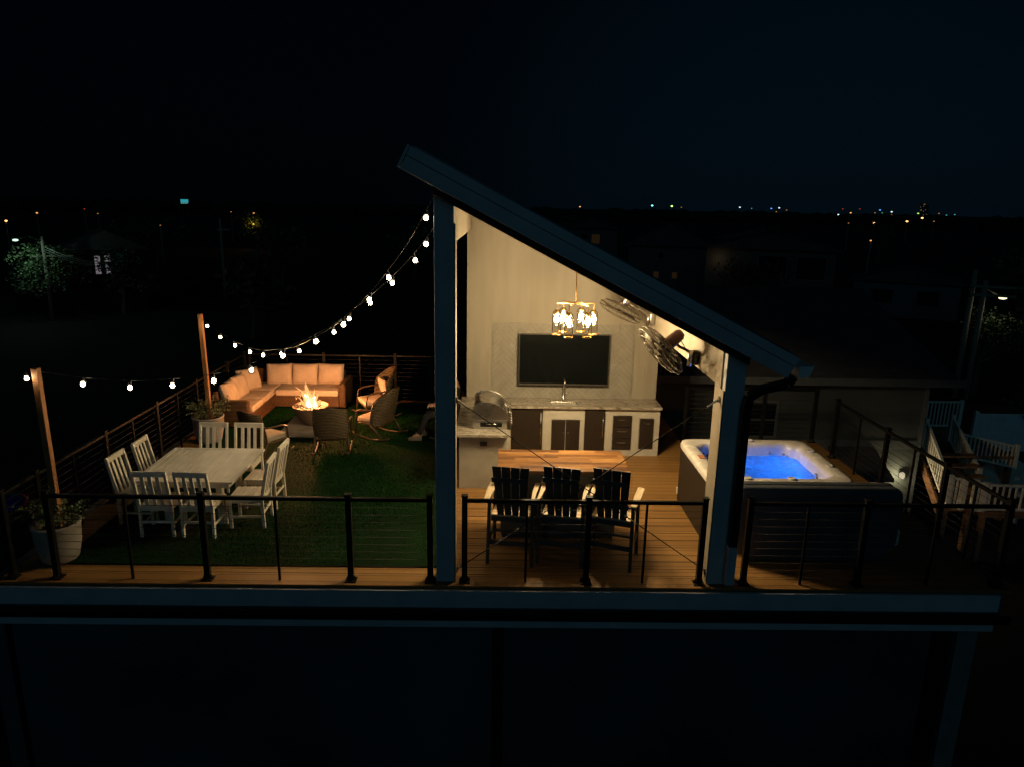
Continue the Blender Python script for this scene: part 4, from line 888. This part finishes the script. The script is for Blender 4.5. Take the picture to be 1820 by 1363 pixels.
# ================================================================== PLANTERS AND STRING LIGHTS
def planter(loc, post_top, lean, label, plabel, slabel, r=0.28, h=0.5):
    t = thing('planter_pot', loc, 0, label, 'planter', 'white pots that hold the string light posts')
    MB().lathe([(r * 0.62, 0), (r * 0.78, 0.05), (r * 0.95, h * 0.5), (r, h - 0.03), (r + 0.012, h - 0.015), (r + 0.01, h), (r - 0.03, h), (r - 0.04, h - 0.06), (0, h - 0.07)], n=40).build('pot', m_pot, t, smooth=True)
    MB().lathe([(r - 0.042, 0), (0.0, 0.02)], (0, 0, h - 0.065), 24, False).build('soil', m_soil, t)
    p = MB().bar((0, 0, 0), (0, 0, post_top - (h - 0.06)), 0.072, 0.072).build('wooden_post', m_post, None, bevel=0.005)
    p.location = (loc[0] + 0.04, loc[1], loc[2] + h - 0.06); p.rotation_euler = (0, lean, 0); tag(p, plabel, 'post', 'wooden posts standing in the pots')
    s = thing('shrub', (loc[0], loc[1], loc[2] + h - 0.05), 0, slabel, 'plant', 'leafy shrubs planted in the pots')
    lf = MB(); st_ = MB()
    for k in range(80):
        a = random.uniform(0, 2 * PI); d_ = random.uniform(0.10, 0.46); hh_ = random.uniform(0.08, 0.38)
        base = Vector((0.10 * math.cos(a), 0.10 * math.sin(a), 0)); tip = Vector((d_ * math.cos(a), d_ * math.sin(a), hh_)); mid = (base + tip) / 2 + Vector((0, 0, 0.08))
        pts = [base, mid, tip]; st_.tube([base, base.lerp(mid, .5) + Vector((0, 0, .02)), mid, mid.lerp(tip, .5) + Vector((0, 0, .02)), tip], 0.003, 4)
        for q in range(22):
            t_ = 0.25 + 0.8 * q / 22; c = (base.lerp(mid, t_ * 2) if t_ < .5 else mid.lerp(tip, t_ * 2 - 1))
            L_ = random.uniform(0.022, 0.045); dr_ = Vector((random.gauss(0, 1), random.gauss(0, 1), random.gauss(.3, .7))).normalized(); wv = dr_.orthogonal().normalized(); 
            wv.rotate(Matrix.Rotation(random.uniform(0, 6), 3, dr_)); wv *= L_ * 0.3; e_ = c + dr_ * L_
            lf.add([c, c + dr_ * L_ * .5 + wv, e_, c + dr_ * L_ * .5 - wv], [(0, 1, 2, 3)])
    lf.build('foliage', m_plant, s); st_.build('stems', m_bark, s)
planter((-5.32, 7.98, 0.0), 2.40, R(-0.4), 'white planter pot in the near left corner of the deck', 'orange brown wooden post in the near pot, holding the end of the string', 'dark shrub in the near planter pot at the deck corner', 0.26, 0.50)
planter((-5.28, 12.45, 0.0), 2.36, R(-0.6), 'white planter pot before the sofa, behind the far white chairs', 'orange brown wooden post in the far pot beside the sofa', 'grey green shrub in the far planter pot beside the sofa', 0.27, 0.50)

def lights(name_label, pts, bulbs, power):
    o0 = Vector(pts[0]); t = thing('string_lights', o0, 0, name_label, 'string lights', 'strings of warm bulbs over the turf')
    # smooth the wire through its control points
    P = [Vector(p) - o0 for p in pts]; path = []
    for i in range(len(P) - 1):
        p0 = P[max(0, i - 1)]; p1 = P[i]; p2 = P[i + 1]; p3 = P[min(len(P) - 1, i + 2)]
        for k in range(6):
            s_ = k / 6; path.append(0.5 * ((2 * p1) + (p2 - p0) * s_ + (2 * p0 - 5 * p1 + 4 * p2 - p3) * s_ ** 2 + (3 * p1 - p0 - 3 * p2 + p3) * s_ ** 3))
    path.append(P[-1]); MB().tube(path, 0.004, 6).build('wire', m_wire, t, smooth=True)
    first = None
    for ib, b in enumerate(bulbs):
        c = Vector(b) - o0
        sk_ = MB().lathe([(0.006, 0.045), (0.017, 0.035), (0.019, -0.005), (0.015, -0.012)], n=12).build('socket', m_wire, t, smooth=True)
        sk_.location = c + Vector((0, 0, 0.035)); sk_.rotation_euler = (random.uniform(-.3, .3), random.uniform(-.3, .3), 0)
        gb = MB().lathe([(0.012, 0.02), (0.02, 0.0), (0.033, -0.025), (0.036, -0.045), (0.030, -0.066), (0.016, -0.08), (0, -0.084)], n=18, cap=False).build('glass_bulb', glass('bulb_glass', (1, 0.97, 0.9)), sk_, smooth=True)
        fl = MB().lathe([(0.005, 0.002), (0.016, -0.02), (0.023, -0.038), (0.019, -0.054), (0.0, -0.064)], n=12, cap=False).build('glow', m_filament, sk_, smooth=True)
        lamp('bulb_light', (0, 0, -0.045), power[min(ib, len(power) - 1)], (1.0, 0.76, 0.46), sk_, 0.03)
    return t
A = [(-4.74, 7.92, 2.24), (-4.19, 7.88, 2.22), (-3.69, 7.84, 2.26), (-3.21, 7.80, 2.33), (-2.78, 7.77, 2.46), (-2.39, 7.74, 2.64), (-2.03, 7.71, 2.81), (-1.70, 7.68, 3.01), (-1.40, 7.66, 3.29), (-1.20, 7.64, 3.53), (-0.78, 7.60, 4.16)]
B = [(-5.09, 12.28, 2.17), (-4.70, 11.86, 2.06), (-4.32, 11.46, 2.00), (-3.95, 11.07, 1.98), (-3.61, 10.70, 2.01), (-3.19, 10.25, 2.13), (-2.84, 9.88, 2.25), (-2.16, 9.15, 2.66), (-1.88, 8.85, 2.89), (-1.56, 8.52, 3.14), (-1.23, 8.16, 3.42), (-0.94, 7.85, 3.70)]
up = lambda L_: [(x, y, z + 0.075) for x, y, z in L_]
lights('string of glowing bulbs from the near left post up to the top of the column', [(-5.30, 7.97, 2.37)] + up(A[:10]) + [(-0.98, 7.62, 3.9)] + up(A[10:]) + [(-0.71, 7.58, 4.36)], [(-5.36, 7.9, 2.30)] + A, [0.4, 0.3, 0.3, 0.3, 0.3, 0.4, 0.5, 0.8, 0.9])
lights('string of glowing bulbs sagging from the post beside the sofa to the column', [(-5.27, 12.45, 2.27)] + up(B) + [(-0.72, 7.74, 4.05)], B + [(-0.80, 7.80, 3.88)], [3.5] * 4 + [7.0, 13.0, 16.0, 17.0, 15.0, 5.0, 2.0, 1.0, 0.8])

# ================================================================== NEIGHBOUR HOUSE ON THE RIGHT
m_dimn = pbr('grey_house_trim', (0.09, 0.10, 0.10), 0.7, var=0.1)
nh = thing('neighbour_house', (6.0, 15.2, GZ), 0, 'pale stucco house just behind the hot tub, with a low eave', 'house')
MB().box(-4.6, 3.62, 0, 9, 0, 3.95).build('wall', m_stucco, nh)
rr_ = MB(); rr_.prism([(-0.45, 4.03), (4.5, 5.55), (9.5, 4.03), (9.5, 3.96), (-0.45, 3.96)], 'X', -5.0, 4.08); rr_.build('roof', m_shingle, nh)
MB().box(-5.02, 4.1, -0.49, -0.452, 3.97, 4.13).build('eave_fascia', m_dimn, nh, bevel=0.004)
MB().box(3.53, 3.63, -0.012, -0.002, 0.0, 3.94).build('corner_board', m_dimn, nh)
MB().box(-4.6, 3.52, -0.018, -0.002, 2.40, 2.60).build('belly_band', m_dimn, nh)
wn = MB(); wn.box(-0.42, -0.36, -0.03, -0.003, 2.62, 3.5); wn.box(0.22, 0.28, -0.03, -0.003, 2.62, 3.5); wn.box(-0.36, 0.22, -0.03, -0.003, 3.44, 3.5); wn.box(-0.36, 0.22, -0.03, -0.003, 2.62, 2.68); wn.box(-0.36, 0.22, -0.03, -0.003, 3.03, 3.07)
w_ = wn.build('window', m_dimn, nh); MB().box(-0.36, 0.22, -0.012, -0.004, 2.68, 3.44).build('pane', m_glassdk, w_)
aw = MB(); aw.prism([(-0.02, 2.45), (-1.0, 2.05), (-1.0, 1.98), (-0.02, 2.38)], 'X', 1.5, 2.55); awn = aw.build('porch_awning', m_shingle, nh)
for x in (1.6, 2.45): MB().bar((x, -0.92, 2.0), (x, -0.03, 1.5), 0.05, 0.05).build('bracket', m_wood2, awn)
MB().box(1.9, 2.4, -0.02, -0.003, 0.5, 2.0).build('door', pbr('orange_interior_light', (0.5, 0.25, 0.12), 0.7), nh)  # orange colour stands in for the lit interior under the awning
sc_ = MB().lathe([(0.05, 0), (0.07, 0.05), (0.07, 0.17), (0.03, 0.22)], (2.25, -0.16, 1.52), 12).build('porch_lamp', emit('porch_lamp_glow', (1.0, 0.55, 0.22), 6.0, False), nh)
lamp('porch_light', (2.15, -0.35, 1.6), 2.2, (1.0, 0.5, 0.2), nh, 0.05)
wl = MB().lathe([(0.04, 0), (0.06, 0.04), (0.06, 0.12), (0.02, 0.15)], (3.25, -0.10, 1.72), 12).build('wall_lamp', emit('wall_lamp_glow', (1.0, 0.85, 0.55), 0.6, False), nh)
lamp('wall_light', (3.15, -0.22, 1.75), 14, (1.0, 0.82, 0.48), nh, 0.04)

def balustrade(par, p, q, h, n, mat=None, name='balustrade'):
    p, q = Vector(p), Vector(q); mat = mat or m_white; o = MB(); u = Vector((0, 0, h))
    o.bar(p + u, q + u, 0.06, 0.045); o.bar(p + Vector((0, 0, .06)), q + Vector((0, 0, .06)), 0.05, 0.05)
    for k in range(n + 1): a = p.lerp(q, k / n); w_ = 0.045 if k in (0, n) else 0.016; o.box(a.x - w_, a.x + w_, a.y - w_, a.y + w_, a.z + (0 if k in (0, n) else .06), a.z + h + (0.06 if k in (0, n) else 0))
    return o.build(name, mat, par)
ss = thing('outdoor_stairs', (10.4, 15.0, GZ), 0, 'wooden stairs with white balustrades beside the neighbouring house', 'stairs')
zc = lambda z: z - GZ
balustrade(ss, (-0.5, 0.55, zc(-0.95)), (-0.5, -0.45, zc(-1.85)), 0.62, 12)
balustrade(ss, (0.8, 1.6, zc(-1.15)), (0.8, 0.35, zc(-2.05)), 0.62, 14)
st_ = MB(); st_.prism([(0.62, zc(-1.02)), (-0.55, zc(-2.10)), (-0.55, zc(-2.38)), (0.62, zc(-1.30))], 'X', -0.55, -0.50); st_.build('stringer', m_wood2, ss); st_ = MB(); st_.prism([(1.6, zc(-1.2)), (0.3, zc(-2.1)), (0.3, zc(-2.35)), (1.6, zc(-1.45))], 'X', 0.82, 0.87)
st_.build('stringer', m_wood2, ss)
for k in range(6):
    MB().box(-0.49, 0.80, 0.45 - k * 0.2, 0.68 - k * 0.2, zc(-1.18 - 0.18 * k), zc(-1.15 - 0.18 * k)).build('tread', m_wood2, ss)
MB().box(-0.55, 2.6, 1.62, 4.0, zc(-1.62), zc(-1.55)).build('landing', m_wood2, ss)
balustrade(ss, (0.3, 4.0, zc(-1.55)), (2.6, 4.0, zc(-1.55)), 0.75, 22)
balustrade(ss, (0.95, 1.65, zc(-1.55)), (2.6, 1.65, zc(-1.9)), 0.6, 15)
for x, y in ((-0.5, 1.7), (2.5, 1.7), (2.5, 3.9), (-0.45, -0.5), (0.1, -0.5)): MB().box(x - .06, x + .06, y - .06, y + .06, 0, zc(-1.63) if y > 0 else zc(-2.0)).build('post', m_wood2, ss)
balustrade(ss, (-0.42, -0.50, zc(-2.0)), (-0.1, -0.52, zc(-2.05)), 0.7, 4)
balustrade(ss, (0.15, -0.52, zc(-2.1)), (0.40, -0.54, zc(-2.15)), 0.7, 3)
lamp('stair_light', (0.0, -1.4, zc(-1.7)), 0.7, (1.0, 0.55, 0.30), ss, 0.05)
f3 = thing('picket_railing', (10.7, 14.4, GZ), R(-3), 'white picket railing beyond the right corner of the deck', 'railing')
balustrade(f3, (0.0, 0, 1.25), (2.2, 0, 1.25), 0.62, 16)
MB().box(0, 2.2, -0.05, 0.9, 1.12, 1.24).build('platform', m_wood2, f3)
for x in (0.1, 2.1): MB().box(x - .05, x + .05, 0.0, 0.1, 0, 1.115).build('post', m_wood2, f3)
gz = thing('gazebo', (13.4, 17.6, GZ), R(20), 'small white lattice gazebo in the garden at the far right', 'gazebo')
MB().lathe([(1.2, 0), (0.0, 0.55)], (0, 0, 0.95), 6, False).build('roof', m_white, gz, solid=0.05)
for k in range(6):
    a = 2 * PI * k / 6; MB().bar((1.1 * math.cos(a), 1.1 * math.sin(a), 0), (1.1 * math.cos(a), 1.1 * math.sin(a), 0.97), 0.08, 0.08).build('post', m_white, gz)
lamp('gazebo_light', (0, 0, 0.6), 1.2, (0.1, 0.15, 1.0), gz, 0.1)
MB().ball((0, 0, 0.62), 0.06, 10).build('blue_lamp', emit('blue_lamp_glow', (0.05, 0.1, 1.0), 1.5, False), gz)
vf = thing('vinyl_fence', (15.6, 22.0, GZ), 0, 'tall white vinyl privacy fence behind the stairs', 'fence')
for k in range(3):
    MB().box(k * 1.9 + 0.06, k * 1.9 + 1.84, -0.02, 0.02, 0.05, 1.32).build('panel', m_white, vf)
    MB().box(k * 1.9 - 0.06, k * 1.9 + 0.06, -0.06, 0.06, 0, 1.40).build('post', m_white, vf)
lamp('fence_light', (1.2, -2.2, 1.8), 1.6, (0.05, 0.30, 0.8), vf, 0.1)

# pool and lamps added for a blue and red glow low on the left
pl = thing('added_pool', (-12.2, 15.6, GZ), 0, 'small round pool added for the blue glow below the left railing', 'pool')
MB().lathe([(1.0, 0), (1.02, 0.5), (0.95, 0.52), (0.94, 0.1), (0, 0.1)], n=32).build('shell', m_lower, pl, smooth=True)
MB().lathe([(0.94, 0.42), (0, 0.42)], n=32, cap=False).build('water', m_water, pl)
lamp('added_glow_light', (0, 0, 0.3), 0.9, (0.04, 0.03, 1.0), pl, 0.1); lamp('added_glow_light', (0.6, 1.5, 0.9), 2.5, (1.0, 0.03, 0.08), pl, 0.1)

# ================================================================== FAR NEIGHBOURHOOD
def tree(loc, h, r, label, n=1500, leaf=0.28, group='trees in the dark gardens', mat=None, seed=0):
    rnd = random.Random(seed); t = thing('tree', loc, 0, label, 'tree', group)
    tr = MB(); tr.tube([(0, 0, 0), (0.05 * r, 0, h * .3), (-0.05 * r, 0.04, h * .6)], lambda s_: 0.06 * h * (1 - .6 * s_) * .6 + .02, 8)
    cl_ = []
    for k in range(9):
        a = rnd.uniform(0, 6.28); e = Vector((r * .7 * math.cos(a) * rnd.random(), r * .7 * math.sin(a) * rnd.random(), h * rnd.uniform(.5, .92)))
        tr.tube([(0, 0, h * rnd.uniform(.25, .5)), e * .6 + Vector((0, 0, h * .1)), e], lambda s_: 0.02 * h * (1 - .8 * s_) + .01, 5); cl_.append((e, r * rnd.uniform(.3, .55)))
    tr.build('trunk', m_bark, t)
    lf = MB()
    for k in range(n):
        c, rr = rnd.choice(cl_); d_ = Vector((rnd.gauss(0, 1), rnd.gauss(0, 1), rnd.gauss(0, 1))).normalized() * rr * rnd.uniform(.45, 1.05); d_.z *= .75
        p = c + d_; u = Vector((rnd.gauss(0, 1), rnd.gauss(0, 1), rnd.gauss(0, .6))).normalized(); w_ = u.orthogonal().normalized(); w_.rotate(Matrix.Rotation(rnd.uniform(0, 6), 3, u)); L_ = leaf * rnd.uniform(.6, 1.2)
        lf.add([p, p + u * L_ * .5 + w_ * L_ * .28, p + u * L_, p + u * L_ * .5 - w_ * L_ * .28], [(0, 1, 2, 3)])
    lf.build('crown', mat or m_plantd, t); return t
tree((-29.3, 46.5, GZ), 4.6, 3.0, 'green tree lit by a street lamp at the far left', 4200, 0.22, mat=m_plant, seed=1)
tree((-25.6, 48.5, GZ), 4.2, 2.2, 'dim tree right of the two lit windows at the far left', 1500, 0.25, seed=2)
tree((-40.6, 121.5, GZ), 5.2, 3.2, 'tree lit orange from inside by a lamp, left of the string lights', 1500, 0.45, seed=3)
tree((20.6, 29.6, GZ), 3.7, 1.6, 'pale lit bush like tree beside the utility pole at the far right', 1800, 0.16, seed=4)
tree((15.2, 43.5, GZ), 4.4, 2.6, 'round dark tree hiding the corner of the lit house wall', 2200, 0.25, seed=5)
tree((17.6, 21.5, GZ), 2.4, 1.1, 'dark spiky shrub before the white vinyl fence', 900, 0.22, seed=6)
TL = [(-52, 70, 6, 4), (-38, 80, 5.5, 4), (-20, 66, 5, 3.5), (-9, 75, 5.5, 4), (2, 110, 6, 5), (12, 120, 6.5, 5), (26, 70, 5.5, 4), (35, 95, 6, 5), (45, 60, 5, 4), (30, 40, 5, 3), (-14, 40, 4.5, 3), (-34, 60, 5.5, 4), (58, 110, 6, 5), (20, 85, 5.5, 4)]
ORD = ['leftmost', 'second', 'third', 'fourth', 'fifth', 'sixth', 'seventh', 'eighth', 'ninth', 'tenth', 'eleventh', 'twelfth', 'thirteenth', 'fourteenth']
TL.sort(key=lambda p: p[0] / p[1])
for i, (x, y, h, r_) in enumerate(TL):
    tree((x, y, GZ), h, r_, '%s unlit tree from the left, a dark shape beyond the deck' % ORD[i], 500, 0.5, 'unlit trees beyond the deck', seed=20 + i)

def house(loc, rz, w, d_, h, rh, label, wins, lit=None, mat=None):
    t = thing('house', loc, rz, label, 'house', 'houses in the dark beyond the deck')
    MB().box(-w / 2, w / 2, 0, d_, 0, h).build('wall', mat or m_dimw, t)
    r_ = MB(); r_.prism([(-w / 2 - .4, h + .01), (0, h + rh), (w / 2 + .4, h + .01)], 'Y', -0.4, d_ + .4); r_.build('roof', m_shingle, t)
    for i, (x, z, ww, hh_, on) in enumerate(wins):
        f = MB(); f.box(x - ww / 2 - .08, x + ww / 2 + .08, -0.06, -0.003, z - .08, z + hh_ + .08); wo_ = f.build('window', m_dimt, t)
        MB().box(x - ww / 2, x + ww / 2, -0.075, -0.063, z, z + hh_).build('pane', emit('lit_pane_' + on, {'c': (0.55, 0.85, 1.0), 'o': (1, 0.55, 0.2), 'w': (0.9, 0.8, 0.9)}[on], {'c': 0.4, 'o': 0.012, 'w': 0.16}[on], False) if on else m_glassdk, wo_)
    return t
m_dimw = pbr('weathered_siding', (0.07, 0.07, 0.065), 0.8, var=0.2)
m_dimt = pbr('weathered_trim', (0.10, 0.11, 0.12), 0.8, var=0.2)
m_brick = pbr('dim_red_brick', (0.25, 0.12, 0.08), 0.9, var=0.2)
house((-26.6, 49.0, GZ), R(30), 4.5, 6, 4.2, 1.3, 'house at the far left with two bright window panes', [(-0.6, 2.6, 0.32, 1.2, 'w'), (0.0, 2.6, 0.32, 1.2, 'w')], mat=pbr('night_dark_siding', (0.012, 0.011, 0.010), 0.9))  # night darkness put into the siding colour so the wall stays hidden
house((11.5, 90, GZ), R(-6), 6, 6, 5.0, 1.2, 'small house with a pale porch frame just under the horizon', [(-1.2, 3.2, 1.0, 1.1, ''), (0.3, 3.2, 1.0, 1.1, 'o')])
house((13.8, 59, GZ), R(-12), 6.5, 7, 4.6, 1.8, 'gabled house with small dim windows right of the roof slope', [(-0.6, 3.6, 0.4, 0.5, ''), (-0.9, 2.0, 0.4, 0.5, 'o'), (0.6, 2.0, 0.4, 0.5, 'o')], mat=m_dimw)
hC = house((16.4, 43.6, GZ), R(-20), 7.5, 7, 5.3, 0.9, 'wide house with a lamp lit wall corner behind the round tree', [(0.2, 3.6, 1.6, 1.3, ''), (2.4, 3.6, 1.6, 1.3, ''), (0.3, 1.8, 1.0, 0.25, 'c')])
lamp('eave_light', (-3.0, -0.6, 4.6), 2.2, (1.0, 0.62, 0.3), hC, 0.05)
house((30.2, 52.5, GZ), R(-30), 7.0, 6, 2.6, 1.1, 'low gabled house with two dark windows toward the right', [(-1.5, 1.0, 1.4, 1.0, ''), (1.5, 1.0, 1.4, 1.0, '')], mat=m_dimt)
house((27.0, 75, GZ), R(-20), 9, 7, 4.6, 1.2, 'dark two storey house in the middle distance on the right', [(-2.5, 2.8, 1.3, 1.3, ''), (0.0, 2.8, 1.3, 1.3, 'o'), (2.5, 2.8, 1.3, 1.3, '')], mat=m_dimw)

def pole(loc, h, label, arms, lampon=None, arm_dir=0.0):
    t = thing('utility_pole', loc, arm_dir, label, 'pole', 'utility poles among the houses')
    MB().tube([(0, 0, 0), (0, 0, h)], lambda s_: 0.14 - 0.04 * s_, 10).build('pole', m_wood2 if False else pbr('weathered_pole', (0.24, 0.21, 0.17), .85), t, smooth=True)
    for z, w_ in arms: MB().box(-w_ * .3, w_ * .7, -0.06, 0.06, z - .05, z + .05).build('crossarm', MATS['weathered_pole'], t)
    if lampon:
        c, p, lx, ly, lz = lampon
        MB().tube([(0, 0, h - .3), (lx * .5, ly * .5, lz + .15), (lx, ly, lz)], 0.035, 6).build('lamp_arm', m_steel, t)
        MB().ball((lx, ly, lz - .05), 0.11, 10, (1.4, 1, .6)).build('lamp_head', emit('street_glow_' + label[:6], c, 2.0, False), t)
        lamp('street_light', (lx, ly, lz - .3), p, c, t, 0.1)
    return t
pole((-28.4, 45.2, GZ), 5.2, 'utility pole in front of the lit green tree', [(4.0, 2.2)], ((0.55, 1.0, 0.72), 60, -1.3, -1.2, 5.1), R(30))
pole((-21.5, 56.0, GZ), 6.2, 'thin dark utility pole left of the string lights', [(5.4, 1.0)])
pole((19.5, 29.1, GZ), 5.4, 'dim utility pole at the far right', [])
pole((19.8, 28.8, GZ), 5.0, 'street lamp pole with two crossarms at the far right edge', [(4.75, 1.6), (4.4, 1.6)], ((1.0, 0.88, 0.55), 10, 0.75, 0.35, 4.35), R(-25))
wi = MB()
for dz in (0, 0.25, 0.5): wi.tube([Vector((-28.4, 45.2, 1.0 + dz * .6)).lerp(Vector((-24.5, 45.0, 0.2 + dz * .4)), k / 8) - Vector((0, 0, 0.25 * math.sin(PI * k / 8))) for k in range(9)], 0.02, 4)
tag(wi.build('power_lines', m_steel), 'thin power lines running right from the pole by the lit tree', 'power lines')
ol = lamp('garden_lamp_light', (-40.6, 119.6, 0.6), 60, (1.0, 0.5, 0.08), None, 0.2)

CO = {'o': (1.0, 0.42, 0.12), 'r': (1.0, 0.08, 0.04), 'c': (0.15, 0.85, 0.9), 'y': (0.45, 0.9, 0.15), 'w': (0.75, 0.95, 1.0), 'b': (0.12, 0.35, 1.0), 'g': (0.1, 0.8, 0.3)}
NM = {'o': 'orange', 'r': 'faint red', 'c': 'cyan', 'y': 'yellow green', 'w': 'white', 'b': 'blue', 'g': 'green'}
FAR = [(-42.9, 63.7, 2.2, 'o', 3), (-60.9, 96.6, 2.2, 'o', 2), (-77.4, 136.8, 2.2, 'r', 1), (-54.9, 100.1, 2.2, 'o', 1), (-43.4, 128.6, 2.2, 'o', 2), (-50.2, 136.4, 2.2, 'o', 1), (-27.8, 59.7, 2.2, 'o', 1), (75.0, 696.0, 4.4, 'o', 2), (115.1, 690.5, 2.6, 'o', 2), (141.7, 685.5, 6.7, 'c', 3), (159.4, 681.6, 6.5, 'y', 3), (167.9, 679.6, 5.6, 'o', 1), (218.0, 665.2, 6.6, 'w', 2), (227.8, 661.9, 5.8, 'c', 1), (243.7, 656.2, 6.1, 'b', 2), (249.9, 653.9, 6.7, 'w', 2), (248.0, 654.6, 3.3, 'o', 1), (255.9, 651.6, 4.9, 'o', 1), (259.7, 558.2, 2.2, 'w', 2), (304.0, 630.5, 3.6, 'o', 2), (68.0, 141.4, 2.2, 'o', 1), (76.5, 148.0, 2.2, 'o', 3), (320.9, 622.1, 4.0, 'o', 1), (324.1, 620.5, 6.4, 'b', 2), (332.1, 616.2, 5.1, 'w', 2), (332.5, 616.0, 2.4, 'o', 2), (257.4, 468.5, 2.2, 'o', 1), (106.6, 189.6, 2.2, 'o', 3), (199.2, 341.8, 2.2, 'o', 3), (349.5, 606.5, 4.2, 'y', 2), (358.2, 601.4, 2.6, 'c', 1), (121.3, 202.2, 2.2, 'o', 1), (367.1, 596.0, 3.3, 'c', 1), (372.0, 592.9, 3.8, 'c', 1), (28.5, 55.3, 2.2, 'o', 2), (298.0, 633.4, 6.8, 'r', 1), (310.0, 627.6, 7.0, 'r', 1), (325.8, 619.5, 4.1, 'g', 1), (362.4, 598.9, 4.5, 'o', 1)]
FAR.sort(key=lambda p: p[0] / p[1])
cnt = {}
ordn = ['first', 'second', 'third', 'fourth', 'fifth', 'sixth', 'seventh', 'eighth', 'ninth', 'tenth', 'eleventh', 'twelfth', 'thirteenth', 'fourteenth', 'fifteenth', 'sixteenth', 'seventeenth', 'eighteenth', 'nineteenth', 'twentieth', 'twenty-first', 'twenty-second', 'twenty-third', 'twenty-fourth']
for x, y, z, c, s_ in FAR:
    left = x < 0; key = (c, left); k = cnt.get(key, 0); cnt[key] = k + 1
    D_ = math.hypot(x, y)
    side = 'left of the pavilion' if left else 'right of the pavilion roof'
    t = thing('street_lamp', (x, y, GZ), math.atan2(-x, y), '%s %s lamp point counted from the left, %s' % (ordn[k], NM[c], side), 'lamp', 'far lamps along the horizon')
    MB().tube([(0, 0, 0), (0, 0, z - GZ)], 0.0003 * D_ + 0.03, 6).build('pole', MATS['weathered_pole'], t)
    rr = D_ * (0.00042 + 0.00022 * s_)
    MB().ball((0, -0.1, z - GZ), rr, 8, (1.25, 0.8, 0.8)).build('lamp_head', emit('far_glow_%s%d' % (c, s_), CO[c], (0.45, 1.5, 4.0)[s_ - 1], False), t)
bb = thing('billboard', (-118.5, 275.6, GZ), math.atan2(118.5, 275.6), 'lit cyan billboard on the horizon at the left', 'billboard')
MB().box(-1.4, 1.4, 0, 0.3, 5.9, 7.6).build('panel', m_trim, bb)
MB().box(-1.3, 1.3, -0.03, -0.005, 6.4, 7.55).build('lit_face', emit('billboard_glow', (0.04, 0.42, 0.48), 0.7, False), bb)
lt = MB(); 
for k in range(6): lt.box(-1.2 + k * 0.4, -0.95 + k * 0.4, -0.03, -0.01, 6.0 + 0.15 * (k % 2), 6.28)
lt.build('lit_strip', emit('billboard_strip', (0.3, 0.8, 0.8), 0.7, False), bb)
for x in (-1.0, 1.0): MB().tube([(x, 0.15, 0), (x, 0.15, 5.9)], 0.12, 8).build('post', m_beam, bb)
tw_ = thing('tower_block', (352.5, 604.5, GZ), R(-30), 'dark high rise with a few tiny lights on the skyline at the right', 'tower')
MB().box(-3.6, 3.6, 0, 8, 0, 15.3).build('wall', m_beam, tw_)
for k in range(10):
    x = random.uniform(-3, 3); z = random.uniform(5, 14.5); MB().box(x - .2, x + .2, -0.05, -0.01, z, z + .3).build('window', emit('tiny_window', (1, 0.6, 0.25), 0.35, False), tw_)
MB().box(-0.6, 0.6, -0.05, -0.01, 14.8, 15.15).build('sign', emit('far_glow_o1b', CO['o'], 0.4, False), tw_)
# skyline of woods
wd = MB(); rnd = random.Random(5)
for k in range(420):
    az = rnd.uniform(-0.80, 0.80); D_ = rnd.uniform(430, 690); h = rnd.uniform(5.0, 7.6)
    wd.ball((D_ * math.sin(az), D_ * math.cos(az), GZ + h * .45), h * .55, 7, (rnd.uniform(1.0, 2.2), 1, 1))
tag(wd.build('distant_wood', pbr('far_wood', (0.008, 0.012, 0.006), 1.0)), kind='stuff')
